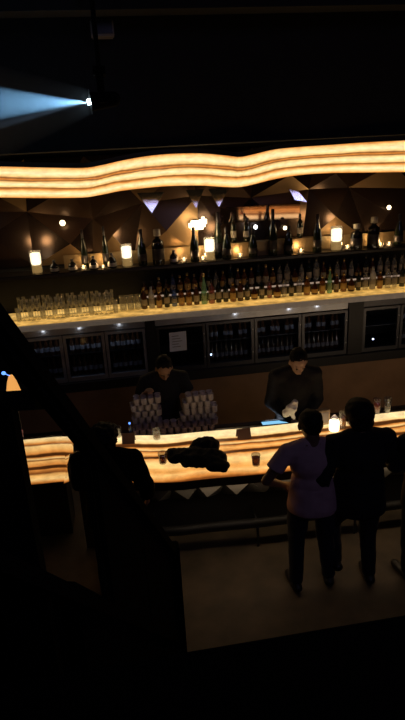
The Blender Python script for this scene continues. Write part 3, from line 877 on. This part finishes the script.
def stack(px, py, nx, rows, label, ny=2, sx=.068, taper=0):
    c = atZ(px, py, ZL)
    c.y = max(c.y, ybk(c.x) + .11)
    c.x = atY(px, py - 0, c.y).x
    for r in range(rows):
        k = nx if r < rows * .55 or not taper else nx - taper
        for j in range(ny):
            for i in range(k):
                ST.put((c.x + (i - (k - 1) / 2) * sx + sx * .25 * (1 if r % 2 else -1), c.y + j * .07, ZL + r * .065), label, label.replace('clear tumbler ', 'tumblers '), 0, 1)


stack(148.5, 434, 4, 6, 'clear tumbler in the tall stack under the capped bartender\'s hand', taper=0)
stack(200, 431, 5, 6, 'clear tumbler in the wide stack right of the capped bartender', taper=1)
stack(172.5, 432, 3, 2, 'clear tumbler in the low stack between the two tall stacks', ny=1, sx=.07)

# ------------------------------------------------------------------ small things on the bar
def lathe_thing(name, prof, mat, p, label, cat, inner=None, imat=None, group=None):
    t = empty(name, p, label, cat, group)
    b = MB(); b.lathe(prof, n=16); b.build('glass_wall', mat, t)
    if inner: b = MB(); b.lathe(inner, n=14); b.build('drink', imat, t)
    return t


TUM = [(.03, 0), (.032, .003), (.038, .10), (.0355, .10), (.030, .01)]
ZTT = ZT + .001
lathe_thing('drinking_glass', TUM, m_clear, atZ(157, 439, ZTT), 'clear tumbler standing at the back of bar before the tall stack', 'glass', [(.029, .011), (.032, .05)], m_amberdrink)
lathe_thing('drinking_glass', TUM, m_clear, atZ(163, 463, ZTT), 'clear tumbler beside the left end of the black jacket', 'glass', [(.029, .011), (.033, .06)], m_amberdrink)
lathe_thing('drinking_glass', TUM, m_clear, atZ(256, 465, ZTT), 'clear tumbler standing alone between the jacket and lilac-shirted man', 'glass', [(.029, .011), (.034, .07)], m_amberdrink)
lathe_thing('drinking_glass', TUM, m_clear, atZ(116, 437, ZTT) + V((.02, .0, 0)), 'small glass at the left end of the long bar', 'glass', [(.029, .011), (.031, .04)], m_amberdrink)
TALL = [(.028, 0), (.030, .004), (.038, .15), (.0355, .15), (.028, .012)]
q = atZ(376.5, 413, ZTT); lathe_thing('cocktail_glass', TALL, m_clear, q, 'tall glass of red drink at the back of the bar on right', 'drink', [(.028, .013), (.036, .13)], m_red)
q = atZ(387, 412, ZTT); lathe_thing('cocktail_glass', TALL, m_clear, q, 'tall clear glass right of the red drink', 'drink', [(.028, .013), (.032, .06)], m_clear)
q = atZ(342.5, 427, ZTT); lathe_thing('cocktail_glass', TALL, m_clear, q, 'tall glass left of the dark-jacketed man\'s head', 'drink', [(.028, .013), (.034, .1)], m_amberdrink)
q = atZ(350, 424, ZTT); lathe_thing('cocktail_glass', TALL, m_clear, q, 'tall glass partly behind the dark-jacketed man\'s head', 'drink', [(.028, .013), (.033, .08)], m_red)


def tent_card(px, py, w, h, mat, label, rz=0., z=ZTT, d=.09):
    p = atZ(px, py, z); t = empty('tent_card', p, label, 'card', rz=rz)
    b = MB(); b.prism([(-d / 2, 0), (-d / 2 + .006, 0), (0, h - .01), (d / 2 - .006, 0), (d / 2, 0), (.004, h), (-.004, h)], 'x', -w / 2, w / 2); b.build('folded_card', mat, t)
    return t


tent_card(129, 442, .115, .09, m_card, 'dark folded card standing on the left end of long bar', -.15, d=.08)
tent_card(243.5, 437.5, .125, .09, m_card, 'grey-brown folded card at the bar back, right of the glass stacks', .05, d=.08)
p = atZ(322, 424, ZTT)
t = empty('menu_box', p, 'brown upright menu box on the bar behind the lilac-shirted man', 'box', rz=.15)
b = MB(); b.box((-.065, -.03, 0), (.065, .03, .15), bev=.004); b.build('box_body', m_kraft, t)
b = MB(); b.box((-.05, -.032, .02), (.05, -.0305, .13)); b.build('front_sheet', m_card, t)
p = atZ(334, 430, ZTT)
t = empty('table_lamp', p, 'small glowing white lamp on bar between the two customers', 'lamp')
b = MB(); b.lathe([(.04, 0), (.045, .005), (.045, .09), (.03, .105)]); b.build('glowing_body', m_frost, t)
b = MB(); b.lathe([(.03, .105), (.03, .125), (.012, .15)]); b.build('top_cap', m_clearblue, t)
p = atZ(129.5, 434, ZTT) + V((.01, .035, 0))
t = empty('small_bottle', p, 'little blue-lit bottle behind the dark folded card', 'bottle')
b = MB(); b.lathe([(.014, 0), (.016, .004), (.016, .05), (.008, .07), (.008, .085)]); b.build('glass_body', g_blue, t)
b = MB(); b.lathe([(.009, .085), (.009, .1)]); b.build('lit_cap', m_bluespk, t)
# glowing slim screen on the ledge before the second bartender
a, c = atZ(262, 423, .99), atZ(300, 419.5, .99)
t = empty('tablet', (a + c) / 2, 'slim glowing cyan screen lying before the second bartender', 'tablet', rz=math.atan2(c.y - a.y, c.x - a.x)); t.location.y = max(t.location.y, ybk(t.location.x) + .12); t.location.z = ZL
w = (c - a).length / 2
b = MB(); b.box((-w - .01, -.05, 0), (w + .01, .07, .014), bev=.003); b.build('case', m_black, t)
b = MB(); b.box((-w, -.035, .0142), (w, .03, .0155)); b.build('display', m_screen, t)
l = bpy.data.lights.new('tablet_glow', 'AREA'); l.shape = 'RECTANGLE'; l.size = .35; l.size_y = .08; l.energy = .45; l.color = (.75, .85, 1)
lo = bpy.data.objects.new('tablet_glow', l); COL.objects.link(lo); lo.location = t.location + V((.03, .02, .03)); lo.rotation_euler = (PI - .5, 0, 0)
# odds and ends far left
p = atZ(14, 400, 1.0); p = atY(14, 394, 5.35)
t = empty('amber_lamp', (p.x, p.y, .0), 'amber glowing lamp seen between the dark post and stair rail', 'lamp')
b = MB(); b.lathe([(.09, 0), (.10, .01), (.02, .03), (.015, p.z - .01)]); b.build('stand', m_black, t)
b = MB(); b.lathe([(.06, p.z), (.075, p.z + .02), (.045, p.z + .14), (.02, p.z + .2)], n=7); b.build('shade', m_amberlamp, t)
b = MB(); b.ell((-.055, -.03, p.z + .24), (.02, .02, .018)); b.beam((-.05, -.03, p.z + .235), (0, 0, p.z + .19), .008, .008); b.build('blue_tip', m_bluespk, t)
q = atZ(21, 438, ZTT)
lathe_thing('pink_stand_in', [(.025, 0), (.028, .004), (.034, .08), (.031, .08), (.026, .01)], m_clear, q + V((.0, .3 - .3, 0)), 'dim pinkish glass standing in for a hand beside the dark post', 'glass', [(.024, .01), (.03, .07)], m_pinkglow)  # glowing glass added in place of a blurred pink hand

# ------------------------------------------------------------------ remeshed soft shapes
def soften(o, voxel, smooth=6, fac=.5, disp=0., dscale=9.):
    m = o.modifiers.new('r', 'REMESH'); m.mode = 'VOXEL'; m.voxel_size = voxel
    s = o.modifiers.new('s', 'SMOOTH'); s.iterations = smooth; s.factor = fac
    dg = bpy.context.evaluated_depsgraph_get()
    me = bpy.data.meshes.new_from_object(o.evaluated_get(dg))
    mats = list(o.data.materials); o.modifiers.clear(); o.data = me
    if not me.materials:
        for q in mats: me.materials.append(q)
    if disp:
        seed = V((len(me.vertices) * .013, 3, 7))
        nrm = [v.normal.copy() for v in me.vertices]
        for v, nn in zip(me.vertices, nrm):
            p = v.co * dscale + seed
            v.co += nn * disp * (noise.noise(p) + .5 * noise.noise(p * 2.1))
    for p in me.polygons: p.use_smooth = True
    me.update()
    return o


# black jacket thrown on the bar
c = atZ(197, 464, ZT + .04)
b = MB()
for px, py, rx, ry, rz_ in ((180, 455, .12, .10, .055), (195, 458, .16, .12, .075), (212, 460, .13, .11, .075), (205, 448, .13, .08, .085), (172, 452, .07, .05, .04), (218, 466, .10, .06, .05)):
    p = atZ(px, py, ZT + .04) - c; p.z = rz_ * .55
    b.ell(p, (rx, ry, rz_))
p = atZ(186, 468, ZT) - c; b.capsule((p.x + .02, p.y + .08, .03), (p.x, p.y, .018), .04, .022)
p = atZ(214, 473, ZT) - c; b.capsule((p.x, p.y + .1, .04), (p.x, p.y, .022), .05, .024)
jk = b.build('jacket', m_jacket); soften(jk, .012, 5, .5, .02, 14)
zmin = min(v.co.z for v in jk.data.vertices)
for v in jk.data.vertices:
    if v.co.z < .0: v.co.z *= .1
jk.location = (c.x, c.y, ZT + .005)
tag(jk, 'crumpled black jacket thrown on the glowing bar top', 'jacket')

# ------------------------------------------------------------------ people
def rotx(p, a, piv): return Matrix.Rotation(a, 3, 'X') @ (V(p) - piv) + piv


def hand_geo(b, wrist, direction, palmn, sgn, r=1.0, curl=.5):
    d = V(direction).normalized(); n = V(palmn); n = (n - d * n.dot(d)).normalized(); s = d.cross(n) * sgn   # s points to the thumb side
    w = V(wrist)
    b.capsule(w, w + d * .03, .026 * r, .030 * r, flat=.7, side=s)
    b.capsule(w + d * .02, w + d * .085, .033 * r, .040 * r, flat=.42, side=s)
    for k, (off, ln) in enumerate(((.030, .072), (.010, .080), (-.010, .074), (-.029, .058))):
        p = w + d * .088 * r + s * off * r
        c1 = (d * math.cos(curl * .6) + n * math.sin(curl * .6)); c2 = (d * math.cos(curl * 1.5) + n * math.sin(curl * 1.5)); c3 = (d * math.cos(curl * 2.2) + n * math.sin(curl * 2.2))
        q = p + c1 * ln * .48; q2 = q + c2 * ln * .32; q3 = q2 + c3 * ln * .22
        b.capsule(p - d * .02, q, .0095 * r, .009 * r, n=8); b.capsule(q, q2, .009 * r, .0085 * r, n=8); b.capsule(q2, q3, .0085 * r, .0075 * r, n=8)
    tb = w + d * .03 + s * .028
    t1 = tb + (d * .6 + s * .75 + n * .2).normalized() * .042; t2 = t1 + (d * .9 + s * .3 + n * .35).normalized() * .034
    b.capsule(tb, t1, .013 * r, .011 * r, n=8); b.capsule(t1, t2, .011 * r, .009 * r, n=8)


def person(name, loc, rz, label, H=1.75, lean=0., nod=.0, turn=0., arms=None, legs=None, skin=m_skin, shirt=m_cloth_k, sleeve='short', trousers=m_denim, shoes=m_shoe, hair='short',
           bulk=1.0, wide=1.0, hs=1.0, curls=(.4, .4), face=False, jacket=False):
    """faces local +y; arms/legs give elbow, wrist / knee, ankle points in the upright local frame (metres at H 1.75)"""
    s = H / 1.75
    t = empty(name, loc, label, 'person', rz=rz); t.scale = (s * wide, s * wide, s)
    piv = V((0, 0, .95))
    up = lambda p: rotx(p, -lean, piv)
    sh = {-1: up((-.185 * bulk, 0, 1.435)), 1: up((.185 * bulk, 0, 1.435))}
    neck = up((0, -.005, 1.47)); hb = up((0, .01, 1.53))
    hrot = Matrix.Rotation(turn, 3, 'Z') @ Matrix.Rotation(-lean - nod, 3, 'X')
    hc = hb + hrot @ V((0, .015, .105))
    A = {k: (V(v[0]), V(v[1])) for k, v in arms.items()}
    Lg = legs or {-1: ((-.11, .02, .50), (-.12, -.02, .085)), 1: ((.11, .02, .50), (.12, -.02, .085))}
    hips = {-1: V((-.095, 0, .90)), 1: V((.095, 0, .90))}
    # ---- body: one continuous surface
    b = MB()
    b.ell(hc + hrot @ V((0, -.01, .02)), (.077, .096, .098), hrot); b.ell(hc + hrot @ V((0, .025, -.045)), (.057, .066, .075), hrot)
    b.ell(hc + hrot @ V((0, .062, -.095)), (.026, .022, .02), hrot)                                       # chin
    b.capsule(hc + hrot @ V((0, .088, .008)), hc + hrot @ V((0, .108, -.032)), .009, .014, n=8)            # nose
    b.ell(hc + hrot @ V((0, .083, -.062)), (.024, .010, .008), hrot)                                       # mouth
    b.ell(hc + hrot @ V((0, .082, .027)), (.05, .012, .010), hrot)                                         # brow
    for q in (-1, 1): b.ell(hc + hrot @ V((q * .078, -.002, -.01)), (.012, .02, .032), hrot)               # ears
    b.capsule(neck - V((0, 0, .04)), hb + V((0, 0, .03)), .056, .052)
    b.ell(up((0, .0, 1.31)), (.165 * bulk, .115 * bulk, .17), Matrix.Rotation(-lean, 3, 'X')); b.ell(up((0, .005, 1.10)), (.145 * bulk, .108 * bulk, .18), Matrix.Rotation(-lean, 3, 'X')); b.ell((0, -.01, .94), (.165, .12, .13))
    b.capsule(sh[-1], sh[1], .058, .058)
    for q in (-1, 1):
        b.capsule(sh[q], up((q * .06, -.01, 1.49)), .052, .048)
        e, w = A[q]; b.capsule(sh[q], e, .050, .040); b.capsule(e, e.lerp(w, .35), .040, .039); b.capsule(e.lerp(w, .35), w, .039, .027)
        d = (w - e).normalized()
        pn = arms[q][2] if len(arms[q]) > 2 else (0, 0, -1)
        if abs(d.dot(V(pn).normalized())) > .95: pn = (-q, 0, 0)
        hd = arms[q][3] if len(arms[q]) > 3 else d
        hand_geo(b, w, hd, pn, -q if True else q, 1.0, curls[0 if q < 0 else 1])
        k, a = V(Lg[q][0]), V(Lg[q][1]); b.capsule(hips[q], k, .085, .056); b.capsule(k, k.lerp(a, .35), .055, .054); b.capsule(k.lerp(a, .35), a, .054, .036)
        fd = V(Lg[q][2]) if len(Lg[q]) > 2 else V((q * .12, .98, 0))
        b.capsule(a + V((0, 0, -.045)) - fd * .03, a + V((0, 0, -.058)) + fd * .15, .036, .028)
    body = b.build('body', skin, t); soften(body, .0075, 3, .5)
    # ---- clothes
    g = .014 + (.014 if jacket else 0)
    b = MB(); Rl = Matrix.Rotation(-lean, 3, 'X')
    b.ell(up((0, 0, 1.31)), (.165 * bulk + g, .115 * bulk + g, .17 + .01), Rl); b.ell(up((0, .005, 1.12)), (.15 * bulk + g, .112 * bulk + g, .19), Rl)
    hem = .80 if jacket else .86
    ring = []
    for z, rx, ry in ((hem, .182 + g, .146 + g), (hem + .05, .182 + g, .146 + g), (.98, .172 + g, .136 + g), (1.10, .152 * bulk + g, .114 * bulk + g)):
        c0 = up((0, 0, z)) if z > .95 else V((0, -.005, z))
        ring.append([c0 + V((rx * math.cos(2 * PI * i / 24), ry * math.sin(2 * PI * i / 24), 0)) for i in range(24)])
    b.rings(ring)
    b.capsule(sh[-1], sh[1], .058 + g, .058 + g)
    for q in (-1, 1):
        b.capsule(sh[q], up((q * .065, -.005, 1.485)), .054 + g, .046 + g)
        e, w = A[q]
        if sleeve == 'short': b.capsule(sh[q], sh[q].lerp(e, .62), .056 + g, .058 + g, hemi=(True, False))
        else:
            b.capsule(sh[q], e, .052 + g, .043 + g); b.capsule(e, e.lerp(w, .93), .043 + g, .031 + g, hemi=(True, False))
    if jacket or sleeve == 'long': b.capsule(neck - V((0, 0, .02)), hb + V((0, 0, .0)), .064, .062, hemi=(True, False))
    o = b.build('jacket' if jacket else 'shirt', shirt, t); soften(o, .011, 4, .5, .010 if jacket else .007, 8)
    b = MB()
    b.ell((0, -.01, .94), (.165 + .014, .12 + .014, .13))
    for q in (-1, 1):
        k, a = V(Lg[q][0]), V(Lg[q][1]); b.capsule(hips[q], k, .097, .069); b.capsule(k, a + (k - a).normalized() * .0, .068, .054, hemi=(True, False))
    o = b.build('trousers', trousers, t); soften(o, .011, 4, .5, .007, 9)
    for q in (-1, 1):
        a = V(Lg[q][1]); fd = V(Lg[q][2]) if len(Lg[q]) > 2 else V((q * .12, .98, 0))
        b = MB(); b.capsule(a + V((0, 0, -.04)) - fd * .035, a + V((0, 0, -.048)) + fd * .16, .044, .036)
        b.capsule(a + V((0, 0, -.02)) - fd * .01, a + V((0, 0, -.04)), .045, .045)
        o = b.build('shoe', shoes, t); soften(o, .009, 3, .5)
        lowest = min(v.co.z for v in o.data.vertices)
        if a.z < .12:
            for v in o.data.vertices:
                if v.co.z < .006: v.co.z = .002
    if hair:
        b = MB()
        up_ = {'short': (.083, .100, .094), 'full': (.093, .108, .104), 'cap': (.084, .102, .088), 'curly': (.108, .118, .118)}[hair]
        b.ell(hc + hrot @ V((0, -.024, .036)), up_, hrot)
        if hair in ('full', 'curly'): b.ell(hc + hrot @ V((0, -.05, -.02)), (up_[0] * .88, .06, .09), hrot)
        else: b.ell(hc + hrot @ V((0, -.055, -.015)), (.068, .045, .06), hrot)
        o = b.build('hair', m_hair, t); soften(o, .010, 2, .5, .006 if hair != 'curly' else .02, 30)
        # keep the face free: push hair back in front
        inv = hrot.transposed()
        for v in o.data.vertices:
            l_ = inv @ (v.co - hc)
            if l_.y > .035 and l_.z < .075: l_.y = .035 - (l_.y - .035) * .2; v.co = hc + hrot @ l_
    if face:
        for q in (-1, 1):
            b = MB(); b.ell(hc + hrot @ V((q * .031, .083, .006)), (.012, .008, .008), hrot, n=10, m=8); b.build('eye', m_eye, t)
    if hs != 1:
        for ch in t.children:
            if ch.name.split('.')[0] in ('body', 'hair', 'eye'):
                for v in ch.data.vertices:
                    d = v.co - hb; w = max(0, min(1, (d.dot(hrot @ V((0, 0, 1))) + .02) / .06)); w = w * w * (3 - 2 * w)
                    if d.length < .4: v.co = hb + d * (1 + (hs - 1) * w)
    return t


def face_to(p, q): return math.atan2(-(q[0] - p[0]), q[1] - p[1])


# bartender with cap, hands on the glass stacks
p = atZ(160, 349, 1.70); p.z = 0; p.y += .0
BT1 = p.copy()
person('person', p, PI + .05, 'capped bartender in black T-shirt bending over stacked glasses', 1.74, lean=.22, nod=.5, face=True, skin=m_skin, hair='short', sleeve='short',
       arms={-1: ((-.27, .08, 1.17), (-.19, .27, 1.06), (0, 0, -1)), 1: ((.26, .08, 1.18), (.20, .27, 1.36), (0, 0, -1))}, curls=(.5, .7))
# second bartender, drying a glass with a white cloth
p = atZ(294, 343, 1.76); p.z = 0
BT2 = p.copy()
person('person', p, PI - .05, 'bartender in long-sleeved black shirt holding a white cloth', 1.78, lean=.12, nod=.55, face=True, skin=m_skin2, hair='short', sleeve='long', bulk=1.05,
       arms={-1: ((-.24, .02, 1.14), (-.045, .25, 1.05), (.3, 0, -1)), 1: ((.24, .02, 1.14), (.06, .25, 1.03), (-.3, 0, -1))}, curls=(.8, .8))
# cloth in his hands
c = atY(291, 409, BT2.y - .34)
b = MB(); b.ell((0, 0, 0), (.05, .03, .06)); b.ell((-.04, 0, -.03), (.05, .025, .05)); b.ell((.04, .01, .035), (.035, .025, .05)); b.capsule((.0, 0, -.03), (.03, 0, -.10), .035, .012)
o = b.build('cleaning_cloth', m_cloth_w, loc=None); soften(o, .008, 3, .5, .014, 22); o.location = c
tag(o, 'crumpled white cloth held by the second bartender', 'cloth')

# customers
HP = atY(314, 414, 3.70); p = V((HP.x, 3.70, 0))
person('person', p, -.06, 'man in pale lilac T-shirt seen from behind, hand on hip at bar', HP.z - .03, wide=1.16, hs=1.1, lean=.05, nod=.25, skin=m_skin3, shirt=m_pink, hair='short', sleeve='short', trousers=m_denim,
       arms={-1: ((-.36, -.02, 1.19), (-.20, .12, 1.03), (1, 0, 0)), 1: ((.26, .06, 1.16), (.17, .26, 1.13), (0, 0, -1))}, curls=(.6, .4),
       legs={-1: ((-.115, .03, .50), (-.13, -.03, .085)), 1: ((.12, .02, .50), (.15, .0, .085))})
HP = atY(364, 405, 3.66); p = V((HP.x, 3.66, 0))
person('person', p, .0, 'man in dark jacket leaning on bar with one foot on rail', HP.z - .03, wide=1.14, hs=1.16, lean=.06, nod=.12, skin=m_skin, shirt=m_jacket, hair='full', sleeve='long', jacket=True, bulk=1.08, trousers=m_cloth_k, shoes=m_shoe,
       arms={-1: ((-.31, -.02, 1.17), (-.29, .05, .93), (1, 0, 0)), 1: ((.30, .10, 1.18), (.24, .33, 1.20), (0, 0, -1))},
       legs={-1: ((-.14, .16, .56), (-.16, .02, .24), (-.1, .96, -.2)), 1: ((.10, .02, .50), (.11, -.02, .085))})
# black-clad figure at the stair foot
HP = atZ(102, 431, 1.52); p = V((HP.x, HP.y, 0))
person('person', p, -.15, 'dark-coated figure silhouetted beside the stair rail in front of bar', 1.53, wide=1.18, lean=.04, nod=.15, skin=m_skin3, shirt=m_void, hair='curly', sleeve='long', jacket=True, bulk=1.1, trousers=m_void,
       arms={-1: ((-.24, .06, 1.17), (-.20, .26, 1.10), (0, 0, -1)), 1: ((.29, .0, 1.17), (.28, .12, .95), (-1, 0, 0))})
# figure cut by the right edge
HP = atY(418, 416, 3.62); p = V((HP.x + .14, 3.62, 0))
person('person', p, .05, 'dark figure cut off by the right edge beside the jacketed man', HP.z + .04, wide=1.15, lean=.08, nod=.1, skin=m_skin, shirt=m_jacket, hair='full', sleeve='long', jacket=True, trousers=m_jacket,
       arms={-1: ((-.22, .12, 1.17), (-.18, .34, 1.18), (0, 0, -1)), 1: ((.28, .12, 1.17), (.20, .34, 1.18), (0, 0, -1))})

# ------------------------------------------------------------------ staircase in the foreground
yawd = V((math.sin(YAW), math.cos(YAW), 0))


def at_d(px, py, d):
    r = ray(px, py); return CAM + r * (d / r.dot(yawd))


P1, P2 = at_d(-8, 320, 1.42), at_d(172, 552, 3.2)
dirp = (P2 - P1); run = math.hypot(dirp.x, dirp.y)
e1 = V((dirp.x, dirp.y, 0)) / run; left = V((-e1.y, e1.x, 0))
P0 = P1 - dirp * .35                                # carries on out of frame, up to the landing
rl = empty('stair_railing', V((P2.x, P2.y, 0)), 'thick black stair handrail crossing diagonally at the left', 'railing'); off = -rl.location
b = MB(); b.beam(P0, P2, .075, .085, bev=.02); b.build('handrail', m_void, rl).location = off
nv = V((0, 0, 1))
b = MB(); b.box((P2.x - .05, P2.y - .05, 0), (P2.x + .05, P2.y + .05, P2.z + .06), bev=.01); b.build('newel_post', m_void, rl).location = off
for f in (.28, .62):
    q = P1.lerp(P2, f); b = MB(); b.box((q.x - .012, q.y - .012, q.z - .9), (q.x + .012, q.y + .012, q.z)); b.build('baluster', m_void, rl).location = off
b = MB(); dn = V((0, 0, -.86)); b.beam(P0 + dn, P2 + V((0, 0, -.80)), .04, .05); b.build('bottom_rail', m_void, rl).location = off
qa, qb = P1.lerp(P2, .32), P2
b = MB(); sd = left * .012
v = b.verts([q + w + V((0, 0, h)) for q in (qa, qb) for h in (-.06, -.80) for w in (sd, -sd)])
for f in ((0, 2, 6, 4), (1, 5, 7, 3), (0, 4, 5, 1), (2, 3, 7, 6), (0, 1, 3, 2), (4, 6, 7, 5)): b.face([v[i] for i in f])
b.build('blackout_panel', m_void, rl).location = off  # black panel added to hide the lit floor behind it
# stair flight on the far side of the rail, closed below
st = empty('staircase', V((P2.x, P2.y, 0)), 'dark closed staircase under the diagonal handrail', 'staircase'); st['kind'] = 'structure'
nst = 11; b = MB(); W = 1.0
for k in range(nst):
    za = .19 * (k + 1)
    f0 = 1 - (k) * .19 / dirp.z * -1
    a0 = V((P2.x, P2.y, 0)) - e1 * (k * .19 * run / abs(dirp.z)) + left * .08
    a1 = V((P2.x, P2.y, 0)) - e1 * ((k + 1) * .19 * run / abs(dirp.z)) + left * .08
    if a1.y < -1.2: break
    v = b.verts([q + V((0, 0, z)) for z in (0, za) for q in (a0, a1, a1 + left * W, a0 + left * W)])
    for f in ((3, 2, 1, 0), (4, 5, 6, 7), (0, 1, 5, 4), (1, 2, 6, 5), (2, 3, 7, 6), (3, 0, 4, 7)): b.face([v[i] for i in f])
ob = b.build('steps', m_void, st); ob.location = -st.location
st2 = MB(); bot0 = V((P2.x, P2.y, 0)); back = bot0 - e1 * (1.9 * run / abs(dirp.z))
v = st2.verts([q + w for q in (bot0, bot0 + V((0, 0, .16)), back + V((0, 0, 2.06)), back) for w in (V(), left * .05)])
for f in ((0, 2, 4, 6), (1, 7, 5, 3), (0, 1, 3, 2), (2, 3, 5, 4), (4, 5, 7, 6), (6, 7, 1, 0)): st2.face([v[i] for i in f])
ob = st2.build('stringer', m_void, st); ob.location = -st.location
# post of the landing at the left of the frame
a = at_d(13, 400, 1.5)
t = empty('landing_post', (a.x - .06, a.y, 0), 'thick black vertical post at the left edge of the view', 'post')
b = MB(); b.box((-.09, -.05, 0), (.06, .05, 2.86), bev=.008); b.build('shaft', m_void, t)
c = at_d(48, 401, 1.9) - V((a.x - .06, a.y, 0)); a2 = at_d(12, 401, 1.52) - V((a.x - .06, a.y, 0))
b = MB(); b.beam(a2, c, .05, .06); b.build('side_bracket', m_void, t)

# black slab added as a mezzanine edge to darken the bottom of view
ed = at_d(200, 650, 1.15)
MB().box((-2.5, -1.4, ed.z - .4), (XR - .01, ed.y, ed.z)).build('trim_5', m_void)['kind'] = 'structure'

# ------------------------------------------------------------------ light
w = bpy.data.worlds.new('club_dark'); sc.world = w; w.use_nodes = True
w.node_tree.nodes['Background'].inputs['Color'].default_value = (.45, .5, .8, 1)
w.node_tree.nodes['Background'].inputs['Strength'].default_value = .002


def area(name, loc, target, power, size, col):
    l = bpy.data.lights.new(name, 'AREA'); l.energy = power; l.size = size; l.color = col
    o = bpy.data.objects.new(name, l); COL.objects.link(o); o.location = loc
    o.rotation_euler = (V(target) - V(loc)).to_track_quat('-Z', 'Y').to_euler(); return o


area('added_blue_wash', WASH, (1.5, 7, 2.5), 9, .9, (.60, .56, 1.0))  # unseen area light added for the silver facets to mirror
# cool light strips inside the coolers
for xa, xb, pw in ((A0, A1, .5), (B0 + (B1 - B0) * .25, B1, .35), (C0, C1, .35)):
    l = bpy.data.lights.new('cooler_strip', 'AREA'); l.shape = 'RECTANGLE'; l.size = (xb - xa) * .9; l.size_y = .03; l.energy = pw; l.color = (.75, .85, 1)
    o = bpy.data.objects.new('cooler_strip', l); COL.objects.link(o); o.location = ((xa + xb) / 2, YB + .13, ZF1 - .11); o.rotation_euler = (-.25, 0, 0)

# unseen warm fills added: rear for the brown panel, front for facets and floor
for nm, dy, z, pw, rx, col in (('panel_fill', DEP + .375, .93, 7., PI / 2 - .1, (1, .72, .45)), ('front_fill', .062, ZT - .338, 3.6, -.05, (1, .76, .50))):
    l = bpy.data.lights.new(nm, 'AREA'); l.shape = 'RECTANGLE'; l.size = 4.6; l.size_y = .02; l.energy = pw; l.color = col
    o = bpy.data.objects.new(nm, l); COL.objects.link(o); o.location = (2.5, ybk(2.5) - DEP + dy, z); o.rotation_euler = (rx, 0, 0)

sc.view_settings.view_transform = 'Standard'; sc.view_settings.look = 'None'
sc.view_settings.exposure = 0; sc.view_settings.gamma = 1; sc.view_settings.use_curve_mapping = False
sc.cycles.use_denoising = True
sc.cycles.max_bounces = 8; sc.cycles.transparent_max_bounces = 16
sc.cycles.sample_clamp_indirect = 4
sc.cycles.use_light_tree = True
